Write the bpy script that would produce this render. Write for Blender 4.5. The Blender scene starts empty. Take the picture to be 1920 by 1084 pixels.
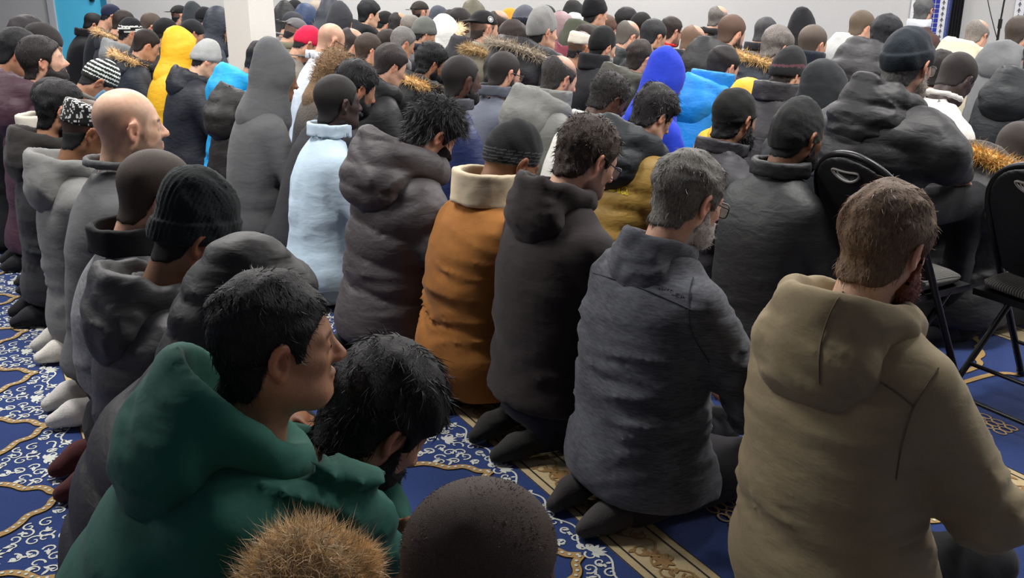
import bpy, math, random
import numpy as np

# ---------------------------------------------------------------- camera, light, exposure
FPX, TILT, CAMH = 1800.0, math.radians(18.66), 1.5
scn = bpy.context.scene
COL = scn.collection
cd = bpy.data.cameras.new('camera'); cam_ob = bpy.data.objects.new('camera', cd); COL.objects.link(cam_ob)
cd.sensor_fit = 'HORIZONTAL'; cd.sensor_width = 36; cd.lens = FPX/1920*36; cd.clip_end = 100
cam_ob.location = (0, 0, CAMH); cam_ob.rotation_euler = (math.pi/2-TILT, 0, 0)
scn.camera = cam_ob
vs = scn.view_settings
vs.view_transform = 'Standard'; vs.look = 'None'; vs.gamma = 1; vs.use_curve_mapping = False
vs.exposure = 0.18
world = bpy.data.worlds.new('world'); scn.world = world; world.use_nodes = True
world.node_tree.nodes['Background'].inputs[0].default_value = (1, 1, 1, 1)
world.node_tree.nodes['Background'].inputs[1].default_value = 0.2

FW = np.array([0, math.cos(TILT), -math.sin(TILT)]); UPV = np.array([0, math.sin(TILT), math.cos(TILT)]); RT = np.array([1., 0, 0])
EYE = np.array([0, 0, CAMH])
FANG = math.radians(60.7)                       # the rows' facing direction, clockwise from +Y
F2 = np.array([math.sin(FANG), math.cos(FANG), 0]); R2 = np.array([-math.cos(FANG), math.sin(FANG), 0])
ROW0, ROWD = 0.155, 1.172
def ray(x, y): return FW*FPX+RT*(x-960)-UPV*(y-542)
def at(x, y, dep): return EYE+ray(x, y)*(dep/FPX)                 # dep: metres along the lens axis
def at_z(x, y, z):
    d = ray(x, y); return EYE+d*((z-CAMH)/d[2])
def at_c(x, y, c):
    d = ray(x, y); return EYE+d*((c-EYE@F2)/(d@F2))
def depth(p): return (np.asarray(p)-EYE)@FW
CEIL = 3.05
LAMP_W = 82.0
LAMP_POS = [(x, y) for y in (3.4, 6.2, 9.0, 11.6) for x in (-4.6, -1.6, 1.6, 4.6)]

# ---------------------------------------------------------------- field meshing
def norm(v): return np.sqrt(np.einsum('...i,...i->...', v, v))
def ell(P, c, r):
    r = np.asarray(r, np.float32); q = (P-np.asarray(c, np.float32))/r
    k0 = norm(q); k1 = norm(q/r)+1e-6
    return k0*(k0-1)/k1
def cone(P, a, b, ra, rb):
    a = np.asarray(a, np.float32); ba = np.asarray(b, np.float32)-a
    q = P-a; t = np.clip((q@ba)/(ba@ba+1e-9), 0, 1)
    return norm(q-t[:, None]*ba)-(ra+t*(rb-ra))
def cone_t(P, a, b):
    a = np.asarray(a, np.float32); ba = np.asarray(b, np.float32)-a
    q = P-a; t = np.clip((q@ba)/(ba@ba+1e-9), 0, 1)
    return norm(q-t[:, None]*ba), t
def smin(a, b, k):
    h = np.clip(.5+.5*(b-a)/k, 0, 1); return b+(a-b)*h-k*h*(1-h)
def smax(a, b, k): return -smin(-a, -b, k)
def sstep(a, b, x):
    t = np.clip((x-a)/(b-a), 0, 1); return t*t*(3-2*t)
_K = {}
def sn(P, f, seed=0):
    """smooth pseudo noise, about -1..1, wavelength about 1/f metres"""
    if seed not in _K:
        r = np.random.RandomState(seed+17)
        K = r.normal(size=(3, 5)).astype(np.float32); K /= np.linalg.norm(K, axis=0)
        _K[seed] = (K*r.uniform(.7, 1.4, 5).astype(np.float32)*6.283, r.uniform(0, 6.28, 5).astype(np.float32))
    K, ph = _K[seed]
    A = (P@K)*f+ph
    B = np.sin(A)
    C = np.sin(A[:, [1, 2, 3, 4, 0]]*.83+1.7*B)
    return C.mean(1)*1.6
def surf(fn, lo, hi, h, B=4, slack=1.6):
    """surface nets over a block-sparse grid -> verts, quads"""
    lo = np.asarray(lo, np.float32); hi = np.asarray(hi, np.float32)
    nb = np.maximum(np.ceil((hi-lo)/(h*B)).astype(int), 1)
    gx = np.stack(np.meshgrid(*[np.arange(n) for n in nb], indexing='ij'), -1).reshape(-1, 3)
    d0 = fn((lo+(gx+.5)*(h*B)).astype(np.float32)).reshape(nb)
    act = np.abs(d0) < h*B*.87*slack
    n = nb*B+1
    cells = act.repeat(B, 0).repeat(B, 1).repeat(B, 2)
    nm = np.zeros(n, bool)
    for i in (0, 1):
        for j in (0, 1):
            for k in (0, 1): nm[i:n[0]-1+i, j:n[1]-1+j, k:n[2]-1+k] |= cells
    val = np.ones(n, np.float32)
    val[:-1, :-1, :-1] = np.where(d0 < 0, -1., 1.).astype(np.float32).repeat(B, 0).repeat(B, 1).repeat(B, 2)
    idx = np.argwhere(nm)
    val[nm] = fn((lo+idx*h).astype(np.float32))
    for ax in range(3):                                            # closed at the border
        s = [slice(None)]*3
        for e in (0, -1):
            s[ax] = e; val[tuple(s)] = np.maximum(val[tuple(s)], 1e-4)
    sg = val < 0
    cnt = np.zeros(n-1, np.int8); off = [(i, j, k) for i in (0, 1) for j in (0, 1) for k in (0, 1)]
    for i, j, k in off: cnt += sg[i:n[0]-1+i, j:n[1]-1+j, k:n[2]-1+k]
    mix = (cnt > 0) & (cnt < 8) & cells
    ci = np.argwhere(mix)
    if len(ci) == 0: return np.zeros((0, 3)), np.zeros((0, 4), int)
    cid = -np.ones(n-1, np.int64); cid[mix] = np.arange(len(ci))
    cv = np.stack([val[ci[:, 0]+i, ci[:, 1]+j, ci[:, 2]+k] for i, j, k in off], 1)
    acc = np.zeros((len(ci), 3)); num = np.zeros(len(ci))
    O = np.array(off, float)
    for a in range(8):
        for b in range(a+1, 8):
            if np.abs(O[a]-O[b]).sum() != 1: continue
            va, vb = cv[:, a], cv[:, b]; m = (va < 0) != (vb < 0)
            t = np.where(m, va/np.where(m, va-vb, 1), 0)
            acc += np.where(m[:, None], O[a]+t[:, None]*(O[b]-O[a]), 0); num += m
    V = lo+(ci+acc/num[:, None])*h
    Q = []
    for ax in range(3):
        b1, b2 = (ax+1) % 3, (ax+2) % 3
        s0 = [slice(0, m) for m in n]; s1 = [slice(0, m) for m in n]
        s0[ax] = slice(0, n[ax]-1); s1[ax] = slice(1, n[ax])
        A = sg[tuple(s0)]; Bm = sg[tuple(s1)]
        e = np.argwhere(A != Bm)
        ok = (e[:, b1] > 0) & (e[:, b2] > 0) & (e[:, b1] < n[b1]-1) & (e[:, b2] < n[b2]-1)
        e = e[ok]
        if not len(e): continue
        d1 = np.zeros(3, int); d1[b1] = 1; d2 = np.zeros(3, int); d2[b2] = 1
        c = [cid[tuple((e-x).T)] for x in (d1+d2, d2, 0*d1, d1)]
        q = np.stack(c, 1)
        fl = ~A[tuple(e.T)]
        q[fl] = q[fl][:, ::-1]
        Q.append(q[(q >= 0).all(1)])
    Q = np.concatenate(Q) if Q else np.zeros((0, 4), int)
    return V, Q

# ---------------------------------------------------------------- mesh helpers
def mk_mesh(name, parts, mats, smooth=True, cols=None):
    """parts: list of (verts, faces array (n,3|4), material index or array)"""
    vs_, lv, ls, mi = [], [], [], []; o = 0
    for V, Fc, m in parts:
        V = np.asarray(V, np.float32); Fc = np.asarray(Fc)
        if len(Fc) == 0: continue
        vs_.append(V); lv.append((Fc+o).ravel()); ls.append(np.full(len(Fc), Fc.shape[1])); mi.append(np.broadcast_to(m, len(Fc))); o += len(V)
    me = bpy.data.meshes.new(name)
    if not vs_: return me
    V = np.concatenate(vs_); L = np.concatenate(lv).astype(np.int32); S = np.concatenate(ls).astype(np.int32); M = np.concatenate(mi).astype(np.int32)
    me.vertices.add(len(V)); me.vertices.foreach_set('co', V.ravel())
    me.loops.add(len(L)); me.loops.foreach_set('vertex_index', L)
    st = np.concatenate([[0], np.cumsum(S)[:-1]]).astype(np.int32)
    me.polygons.add(len(S)); me.polygons.foreach_set('loop_start', st)
    me.polygons.foreach_set('loop_total', S)
    me.polygons.foreach_set('material_index', M)
    me.polygons.foreach_set('use_smooth', np.full(len(S), smooth))
    for m in mats: me.materials.append(m)
    if cols is not None:
        a = me.color_attributes.new('Col', 'FLOAT_COLOR', 'POINT')
        c4 = np.ones((len(V), 4), np.float32); c4[:, :3] = cols
        a.data.foreach_set('color', c4.ravel())
    me.update(); me.validate()
    return me
def link(name, me, parent=None, loc=None):
    o = bpy.data.objects.new(name, me); COL.objects.link(o)
    if parent is not None: o.parent = parent
    if loc is not None: o.location = loc
    return o
def tag(o, label=None, cat=None, group=None, kind=None):
    if label: o['label'] = label
    if cat: o['category'] = cat
    if group: o['group'] = group
    if kind: o['kind'] = kind
    return o
def empty(name, loc, rz=0):
    o = bpy.data.objects.new(name, None); COL.objects.link(o); o.empty_display_size = .1
    o.location = loc; o.rotation_euler = (0, 0, rz); return o
def tube(pts, r, n=6, closed=False, flat=1.0):
    pts = np.asarray(pts, float); m = len(pts); r = np.broadcast_to(r, m)
    T = np.roll(pts, -1, 0)-np.roll(pts, 1, 0)
    if not closed: T[0] = pts[1]-pts[0]; T[-1] = pts[-1]-pts[-2]
    T /= np.linalg.norm(T, axis=1)[:, None]+1e-9
    ref = np.array([0, 0, 1.]) if abs(T[:, 2]).mean() < .8 else np.array([1., 0, 0])
    A = np.cross(T, ref); A /= np.linalg.norm(A, axis=1)[:, None]+1e-9; Bn = np.cross(A, T)
    a = np.arange(n)/n*2*np.pi
    V = pts[:, None]+r[:, None, None]*(A[:, None]*np.cos(a)[None, :, None]+flat*Bn[:, None]*np.sin(a)[None, :, None])
    V = V.reshape(-1, 3); Fq = []
    for i in range(m if closed else m-1):
        j = (i+1) % m
        for k in range(n): Fq.append((i*n+k, i*n+(k+1) % n, j*n+(k+1) % n, j*n+k))
    Fq = np.array(Fq)
    if not closed:
        c0 = len(V); V = np.vstack([V, pts[:1], pts[-1:]])
        e = [(c0, (k+1) % n, k, k) for k in range(n)]+[(c0+1, (m-1)*n+k, (m-1)*n+(k+1) % n, (m-1)*n+(k+1) % n) for k in range(n)]
        E3 = np.array([x[:3] for x in e]); return V, Fq, E3
    return V, Fq, np.zeros((0, 3), int)
def tube_parts(pts, r, mi=0, **k):
    V, q, t = tube(pts, r, **k); n = len(V)
    out = [(V, q, mi)]
    if len(t): out.append((V, t, mi))
    return out
def box_part(lo, hi, mi=0):
    x0, y0, z0 = lo; x1, y1, z1 = hi
    V = [(x0, y0, z0), (x1, y0, z0), (x1, y1, z0), (x0, y1, z0), (x0, y0, z1), (x1, y0, z1), (x1, y1, z1), (x0, y1, z1)]
    return (np.array(V, float), np.array([(0, 3, 2, 1), (4, 5, 6, 7), (0, 1, 5, 4), (1, 2, 6, 5), (2, 3, 7, 6), (3, 0, 4, 7)]), mi)
def smooth_pts(pts, n=40, closed=False):
    """Catmull-Rom through pts"""
    p = np.asarray(pts, float); m = len(p); out = []
    segs = m if closed else m-1
    for i in range(segs):
        g = (lambda k: p[k % m]) if closed else (lambda k: p[min(max(k, 0), m-1)])
        a, b, c, d = g(i-1), g(i), g(i+1), g(i+2)
        for t in np.linspace(0, 1, max(n//segs, 2), endpoint=False):
            out.append(.5*((2*b)+(c-a)*t+(2*a-5*b+4*c-d)*t*t+(3*b-a-3*c+d)*t**3))
    if not closed: out.append(p[-1])
    return np.array(out)

# ---------------------------------------------------------------- materials
def c(r, g, b):
    f = lambda v: (v/255/12.92) if v/255 <= .04045 else ((v/255+.055)/1.055)**2.4
    return (f(r), f(g), f(b))
_M = {}
def nt(name):
    m = bpy.data.materials.new(name); m.use_nodes = True; t = m.node_tree
    return m, t, t.nodes['Principled BSDF']
def N(t, ty, **kw):
    n = t.nodes.new(ty)
    for k, v in kw.items():
        if k in n.inputs.keys(): n.inputs[k].default_value = v
        else: setattr(n, k, v)
    return n
def cloth(col, kind='plain', rough=None):
    key = ('cloth', tuple(round(c, 4) for c in col), kind)
    if key in _M: return _M[key]
    lum = sum(col)/3; dk = .62 if lum < .035 else .62+.38*min((lum-.035)/.10, 1); col = tuple(v*dk for v in col)
    m, t, b = nt('cloth_'+kind); L = t.links.new
    tc = N(t, 'ShaderNodeTexCoord')
    mp = N(t, 'ShaderNodeMapping'); L(tc.outputs['Object'], mp.inputs[0])
    sc, detail, amt, bs, bd = {'plain': ((160, 160, 160), 3, .10, .10, .002), 'nylon': ((60, 60, 60), 3, .05, .05, .002), 'heather': ((38, 38, 260), 3, .75, .10, .002),
        'suede': ((9, 9, 9), 6, .30, .12, .004), 'knit': ((190, 190, 190), 2, .22, .4, .003), 'wool': ((180, 180, 180), 4, .22, .25, .002), 'cotton': ((200, 200, 200), 3, .06, .1, .001),
        'furry': ((90, 90, 90), 4, .4, .8, .012)}[kind]
    mp.inputs['Scale'].default_value = sc
    nz = N(t, 'ShaderNodeTexNoise', Scale=1.0, Detail=detail, Roughness=.6); L(mp.outputs[0], nz.inputs['Vector'])
    big = N(t, 'ShaderNodeTexNoise', Scale=7.0, Detail=4.0); L(tc.outputs['Object'], big.inputs['Vector'])
    ad = N(t, 'ShaderNodeMath', operation='ADD'); L(nz.outputs[0], ad.inputs[0]); L(big.outputs[0], ad.inputs[1])
    rp = N(t, 'ShaderNodeMapRange'); L(ad.outputs[0], rp.inputs[0])
    rp.inputs[1].default_value = .6; rp.inputs[2].default_value = 1.4; rp.inputs[3].default_value = 1-amt; rp.inputs[4].default_value = 1+amt
    mx = N(t, 'ShaderNodeVectorMath', operation='SCALE'); mx.inputs[0].default_value = col; L(rp.outputs[0], mx.inputs[3])
    L(mx.outputs[0], b.inputs['Base Color'])
    b.inputs['Roughness'].default_value = rough if rough is not None else {'nylon': .56, 'suede': .9, 'plain': .8}.get(kind, .85)
    b.inputs['Specular IOR Level'].default_value = {'nylon': .35}.get(kind, .2)
    if kind in ('suede', 'wool', 'plain', 'heather', 'knit', 'furry'):
        b.inputs['Sheen Weight'].default_value = .06; b.inputs['Sheen Roughness'].default_value = .5
    # fine wrinkles and weave
    m2 = N(t, 'ShaderNodeMapping'); m2.inputs['Scale'].default_value = (1, 1, 2.4); m2.inputs['Rotation'].default_value = (.25, .2, 0); L(tc.outputs['Object'], m2.inputs[0])
    wr = N(t, 'ShaderNodeTexNoise', Scale=16.0 if kind == 'nylon' else 11.0, Detail=3.0, Roughness=.45, Distortion=.5 if kind == 'nylon' else .35); L(m2.outputs[0], wr.inputs['Vector'])
    b1 = N(t, 'ShaderNodeBump', Strength=.3 if kind == 'nylon' else .28 if kind in ('plain', 'cotton', 'heather') else .16, Distance=.014); L(wr.outputs[0], b1.inputs['Height'])
    b2 = N(t, 'ShaderNodeBump', Strength=bs, Distance=bd); L(nz.outputs[0], b2.inputs['Height']); L(b1.outputs[0], b2.inputs['Normal'])
    L(b2.outputs[0], b.inputs['Normal'])
    _M[key] = m; return m
def skin_mat():
    if 'skin' in _M: return _M['skin']
    m, t, b = nt('skin'); L = t.links.new
    at_ = N(t, 'ShaderNodeVertexColor', layer_name='Col')
    tc = N(t, 'ShaderNodeTexCoord'); nz = N(t, 'ShaderNodeTexNoise', Scale=45.0, Detail=5.0); L(tc.outputs['Object'], nz.inputs['Vector'])
    rp = N(t, 'ShaderNodeMapRange'); L(nz.outputs[0], rp.inputs[0]); rp.inputs[1].default_value = .3; rp.inputs[2].default_value = .7; rp.inputs[3].default_value = .9; rp.inputs[4].default_value = 1.1
    mx = N(t, 'ShaderNodeVectorMath', operation='SCALE'); L(at_.outputs[0], mx.inputs[0]); L(rp.outputs[0], mx.inputs[3]); L(mx.outputs[0], b.inputs['Base Color'])
    b.inputs['Roughness'].default_value = .5; b.inputs['Specular IOR Level'].default_value = .4
    b.inputs['Subsurface Weight'].default_value = .06; b.inputs['Subsurface Radius'].default_value = (.012, .005, .003); b.inputs['Subsurface Scale'].default_value = .5
    bp = N(t, 'ShaderNodeBump', Strength=.12, Distance=.003); n2 = N(t, 'ShaderNodeTexNoise', Scale=260.0, Detail=3.0); L(tc.outputs['Object'], n2.inputs['Vector']); L(n2.outputs[0], bp.inputs['Height']); L(bp.outputs[0], b.inputs['Normal'])
    _M['skin'] = m; return m
def hair_mat(col, kind='short'):
    key = ('hair', tuple(col), kind)
    if key in _M: return _M[key]
    m, t, b = nt('hair'); L = t.links.new
    tc = N(t, 'ShaderNodeTexCoord'); mp = N(t, 'ShaderNodeMapping'); L(tc.outputs['Object'], mp.inputs[0])
    mp.inputs['Scale'].default_value = {'buzz': (700, 700, 700), 'curly': (150, 150, 150)}.get(kind, (160, 260, 90))
    nz = N(t, 'ShaderNodeTexNoise', Scale=1.0, Detail=4.0, Roughness=.65, Distortion=1.0 if kind == 'curly' else .3); L(mp.outputs[0], nz.inputs['Vector'])
    rp = N(t, 'ShaderNodeMapRange'); L(nz.outputs[0], rp.inputs[0]); rp.inputs[1].default_value = .3; rp.inputs[2].default_value = .7; rp.inputs[3].default_value = .55; rp.inputs[4].default_value = 1.5
    mx = N(t, 'ShaderNodeVectorMath', operation='SCALE'); mx.inputs[0].default_value = col; L(rp.outputs[0], mx.inputs[3]); L(mx.outputs[0], b.inputs['Base Color'])
    b.inputs['Roughness'].default_value = .55; b.inputs['Specular IOR Level'].default_value = .2
    bp = N(t, 'ShaderNodeBump', Strength=.5 if kind == 'buzz' else .9, Distance=.004); L(nz.outputs[0], bp.inputs['Height']); L(bp.outputs[0], b.inputs['Normal'])
    _M[key] = m; return m
def strand_mat(col, kind='strand'):
    key = ('strand', tuple(col), kind)
    if key in _M: return _M[key]
    m, t, b = nt('strand'); L = t.links.new
    tc = N(t, 'ShaderNodeTexCoord')
    nz = N(t, 'ShaderNodeTexNoise', Scale=60.0, Detail=3.0); L(tc.outputs['Object'], nz.inputs['Vector'])
    rp = N(t, 'ShaderNodeMapRange'); L(nz.outputs[0], rp.inputs[0]); rp.inputs[1].default_value = .3; rp.inputs[2].default_value = .7; rp.inputs[3].default_value = .7; rp.inputs[4].default_value = 1.45
    mx = N(t, 'ShaderNodeVectorMath', operation='SCALE'); mx.inputs[0].default_value = col; L(rp.outputs[0], mx.inputs[3]); L(mx.outputs[0], b.inputs['Base Color'])
    b.inputs['Roughness'].default_value = .5; b.inputs['Specular IOR Level'].default_value = .4
    _M[key] = m; return m
def flat_mat(name, col, rough=.6, metal=0., spec=.4, bump=0, bscale=40, var=0.0):
    key = ('flat', name)
    if key in _M: return _M[key]
    m, t, b = nt(name); L = t.links.new
    b.inputs['Base Color'].default_value = (*col, 1); b.inputs['Roughness'].default_value = rough; b.inputs['Metallic'].default_value = metal; b.inputs['Specular IOR Level'].default_value = spec
    tc = N(t, 'ShaderNodeTexCoord'); nz = N(t, 'ShaderNodeTexNoise', Scale=float(bscale), Detail=5.0); L(tc.outputs['Object'], nz.inputs['Vector'])
    if bump:
        bp = N(t, 'ShaderNodeBump', Strength=bump, Distance=.01); L(nz.outputs[0], bp.inputs['Height']); L(bp.outputs[0], b.inputs['Normal'])
    if var:
        rp = N(t, 'ShaderNodeMapRange'); L(nz.outputs[0], rp.inputs[0]); rp.inputs[1].default_value = .3; rp.inputs[2].default_value = .7; rp.inputs[3].default_value = 1-var; rp.inputs[4].default_value = 1+var
        mx = N(t, 'ShaderNodeVectorMath', operation='SCALE'); mx.inputs[0].default_value = col; L(rp.outputs[0], mx.inputs[3]); L(mx.outputs[0], b.inputs['Base Color'])
    _M[key] = m; return m
# ---------------------------------------------------------------- the room
def quad(name, pts, mat, parent=None, kind='structure'):
    o = link(name, mk_mesh(name, [(np.array(pts, float), np.array([[0, 1, 2, 3]]), 0)], [mat], smooth=False), parent)
    if kind and parent is None: o['kind'] = kind
    return o
def slab(name, p0, p1, z0, z1, th, mat, kind='structure', parent=None):
    """wall standing on the line p0-p1, thickness th away to the left of the line"""
    p0 = np.array(p0, float); p1 = np.array(p1, float); d = (p1-p0)/np.linalg.norm(p1-p0); n = np.array([-d[1], d[0]])*th
    P = [p0, p1, p1+n, p0+n]; V = [(q[0], q[1], z) for z in (z0, z1) for q in P]
    o = link(name, mk_mesh(name, [(np.array(V), np.array([(0, 3, 2, 1), (4, 5, 6, 7), (0, 1, 5, 4), (1, 2, 6, 5), (2, 3, 7, 6), (3, 0, 4, 7)]), 0)], [mat], smooth=False), parent)
    if parent is None: o['kind'] = kind
    return o
WALLM = flat_mat('painted_wall', c(184, 183, 179), .7, bump=.05, bscale=60, var=.02)
PILM = flat_mat('pillar_paint', c(216, 214, 208), .6, bump=.05, bscale=60, var=.02)
# back wall runs from the left corner to the right corner
WL = at(160, 0, 13.2)[:2]; WR = at(1760, 0, 10.9)[:2]
wd = (WR-WL)/np.linalg.norm(WR-WL); wn = np.array([wd[1], -wd[0]])         # wn: into the room
def wpt(px, off=0.):
    """point on the back wall under picture column px (near the top of the picture)"""
    d = ray(px, 40)[:2]; A = np.array([d, -wd]).T; k = np.linalg.solve(A, WL)
    return d*k[0]+wn*off
CL_, CR_ = wpt(-330), wpt(2120)
BL_, BR_ = CL_-np.array([0, 0])+wn*14.5, CR_+wn*14.5
slab('wall_back', CL_, CR_, 0, CEIL, .15, WALLM)
slab('wall_left', BL_, CL_, 0, CEIL, .15, WALLM)
slab('wall_right', CR_, BR_, 0, CEIL, .15, WALLM)
slab('wall_front', BR_, BL_, 0, CEIL, .15, WALLM)
quad('ceiling', [(*p, CEIL) for p in (CL_, CR_, BR_, BL_)], flat_mat('ceiling_tile', c(225, 225, 222), .9, bump=.1, bscale=80))
for k, (x_, y_) in enumerate(LAMP_POS):
    L_ = bpy.data.lights.new('ceiling_panel_light', 'AREA'); L_.shape = 'RECTANGLE'; L_.size = 1.2; L_.size_y = .6; L_.energy = LAMP_W; L_.color = (1, .975, .95)
    o = bpy.data.objects.new('ceiling_light', L_); COL.objects.link(o); o.location = (x_, y_, CEIL-.035)
    tag(o, 'white ceiling light panel, %s from left in the %s line' % (('first', 'second', 'third', 'fourth')[k % 4], ('nearest', 'second', 'third', 'farthest')[k//4]), 'ceiling light', 'ceiling light panels')
    fr = []
    for a, b in (((-.62, -.32), (.62, -.30)), ((-.62, .30), (.62, .32)), ((-.62, -.30), (-.60, .30)), ((.60, -.30), (.62, .30))): fr.append(box_part((a[0], a[1], -.01), (b[0], b[1], .034)))
    link('frame', mk_mesh('lamp_frame', fr, [flat_mat('lamp_frame', c(235, 235, 235))], smooth=False), o)
# pillar
pc = at(471, 60, 8.1)[:2]
def pill(name, cx, hw, rot):
    a = [rot+math.pi/4+k*math.pi/2 for k in range(4)]; P = [cx+np.array([math.cos(t), math.sin(t)])*hw*math.sqrt(2) for t in a]
    V = np.array([(q[0], q[1], z) for z in (0, CEIL) for q in P]); Fq = np.array([(0, 1, 5, 4), (1, 2, 6, 5), (2, 3, 7, 6), (3, 0, 4, 7)])
    o = link(name, mk_mesh(name, [(V, Fq, 0)], [PILM], smooth=False)); o['kind'] = 'structure'; return o
pill('pillar', pc, .142, math.radians(58))
# door in the back wall: blue leaf, frame, closer
BLUE = flat_mat('door_paint', c(84, 192, 226), .45, spec=.4)
d0, d1 = wpt(112), wpt(203)
door = link('door_1', mk_mesh('door_leaf', [], [BLUE])); door['kind'] = 'structure'
def on_wall(name, px0, px1, z0, z1, proud, th, mat, parent):
    a, b = wpt(px0, proud), wpt(px1, proud); return slab(name, a, b, z0, z1, th, mat, parent=parent)
on_wall('door_leaf', 112, 199, .02, 2.1, .05, .05, BLUE, door)
FRM = flat_mat('door_frame', c(178, 180, 180), .5); FRB = flat_mat('door_frame_blue', c(40, 120, 152), .45)
on_wall('door_frame', 100, 112, 0, 2.16, .08, .1, FRM, door)
on_wall('door_frame', 199, 211, 0, 2.1, .07, .1, FRB, door)
on_wall('door_frame', 211, 219, 0, 2.16, .08, .1, FRM, door)
on_wall('door_frame', 100, 219, 2.1, 2.18, .08, .1, FRM, door)
on_wall('door_handle', 181, 187, 1.03, 1.16, .1, .05, flat_mat('steel_dark', c(60, 62, 66), .3, .9), door)
on_wall('baseboard', 219, 1700, 0, .1, .015, .015, flat_mat('baseboard', c(90, 90, 92), .5), None).name = 'baseboard_back'
# ---------------------------------------------------------------- carpet
TILE = .515
def cr(cc, r, z): return np.stack([cc*F2[0]+r*R2[0], cc*F2[1]+r*R2[1], np.broadcast_to(z, np.shape(cc))], -1)
def carpet_mat(name, col, sc=160, var=.25):
    key = ('carpet', name)
    if key in _M: return _M[key]
    m, t, b = nt(name); L = t.links.new
    tc = N(t, 'ShaderNodeTexCoord'); nz = N(t, 'ShaderNodeTexNoise', Scale=float(sc), Detail=4.0, Roughness=.7); L(tc.outputs['Object'], nz.inputs['Vector'])
    n2 = N(t, 'ShaderNodeTexNoise', Scale=3.0, Detail=4.0); L(tc.outputs['Object'], n2.inputs['Vector'])
    ad = N(t, 'ShaderNodeMath', operation='ADD'); L(nz.outputs[0], ad.inputs[0]); L(n2.outputs[0], ad.inputs[1])
    rp = N(t, 'ShaderNodeMapRange'); L(ad.outputs[0], rp.inputs[0]); rp.inputs[1].default_value = .6; rp.inputs[2].default_value = 1.4; rp.inputs[3].default_value = 1-var; rp.inputs[4].default_value = 1+var
    mx = N(t, 'ShaderNodeVectorMath', operation='SCALE'); mx.inputs[0].default_value = col; L(rp.outputs[0], mx.inputs[3]); L(mx.outputs[0], b.inputs['Base Color'])
    b.inputs['Roughness'].default_value = .95; b.inputs['Specular IOR Level'].default_value = .1; b.inputs['Sheen Weight'].default_value = .15
    bp = N(t, 'ShaderNodeBump', Strength=.5, Distance=.004); L(nz.outputs[0], bp.inputs['Height']); L(bp.outputs[0], b.inputs['Normal'])
    _M[key] = m; return m
CB, CT, CW, CG, CK, CBR = carpet_mat('carpet_blue', c(32, 53, 104)), carpet_mat('carpet_tan', c(178, 160, 122)), carpet_mat('carpet_ivory', c(196, 198, 190)), carpet_mat('carpet_gold', c(160, 130, 82)), carpet_mat('carpet_black', c(28, 26, 28)), carpet_mat('carpet_brown', c(138, 106, 64))
floor = quad('floor', [(*p, 0) for p in (BL_, BR_, CR_, CL_)], CB)
RMIN, RMAX = .4, 11.5
def ribbon2(pts, w):
    """flat ribbon in carpet space; w full width, may vary"""
    p = np.asarray(pts, float); T = np.gradient(p, axis=0); T /= np.linalg.norm(T, axis=1)[:, None]+1e-9
    Nn = np.stack([-T[:, 1], T[:, 0]], 1); w = np.broadcast_to(w, len(p))[:, None]*.5
    V = np.concatenate([p-Nn*w, p+Nn*w]); m = len(p)
    return V, np.array([(k, k+1, m+k+1, m+k) for k in range(m-1)])
def leaf2(ctr, ang, ln, wd_):
    s = np.linspace(0, 1, 6); w = wd_*np.sin(np.pi*s)**.8; d = np.array([math.cos(ang), math.sin(ang)])
    p = np.array(ctr)+s[:, None]*ln*d; return ribbon2(p, np.maximum(w, .0003))
def spiral2(ctr, r0, turns, a0, hand, w):
    s = np.linspace(0, 1, 14); r = r0*(1-.86*s); a = a0+hand*s*turns*2*np.pi
    return ribbon2(np.stack([ctr[0]+r*np.cos(a), ctr[1]+r*np.sin(a)], 1), w*(1-.4*s))
rngc = np.random.RandomState(4)
white, gold, beads, dark, tan, brown, dkblue = [], [], [], [], [], [], []
# one tile, carpet coordinates: c measured back from the tan band (0) to -1, r in -TILE/2..TILE/2 with the arch tip at r=0
half = [(-.085, 0), (-.118, .022), (-.13, .05), (-.15, .072), (-.19, .085), (-.215, .12), (-.25, .15), (-.30, .165), (-.33, .20), (-.40, .222), (-.55, .226), (-.80, .226)]
hp_ = smooth_pts(half, 34)
for sgn in (1, -1):
    q = hp_*np.array([1, sgn])
    gold.append(ribbon2(q, .024)); dark.append(ribbon2(q, .030))
    L_ = np.cumsum(np.r_[0, np.linalg.norm(np.diff(q, axis=0), axis=1)])
    for s in np.arange(.01, L_[-1], .022):
        p = np.array([np.interp(s, L_, q[:, 0]), np.interp(s, L_, q[:, 1])]); a = np.arange(6)/6*2*np.pi
        beads.append((np.stack([p[0]+.0052*np.cos(a), p[1]+.0052*np.sin(a)], 1), np.array([(0, 1, 2, 3), (0, 3, 4, 5)])))
# scrollwork between the arches and towards the band
def inside_arch(p):
    return p[0] < -.085 and abs(p[1]) < np.interp(-p[0], -hp_[:, 0], hp_[:, 1])+.03
spots = []
for cc in np.arange(-.78, -.02, .045):
    for r in np.arange(-TILE/2+.02, TILE/2, .045):
        p = np.array([cc+rngc.uniform(-.01, .01), r+rngc.uniform(-.01, .01)])
        if not inside_arch(p): spots.append(p)
for k, p in enumerate(spots):
    a0 = rngc.uniform(0, 6.28); hd = 1 if k % 2 else -1
    white.append(spiral2(p, rngc.uniform(.017, .026), rngc.uniform(.7, 1.25), a0, hd, .0062))
    if k % 2 == 0:
        for j in range(3): white.append(leaf2(p+rngc.uniform(-.012, .012, 2), a0+j*.8, rngc.uniform(.016, .028), .009))
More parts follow.
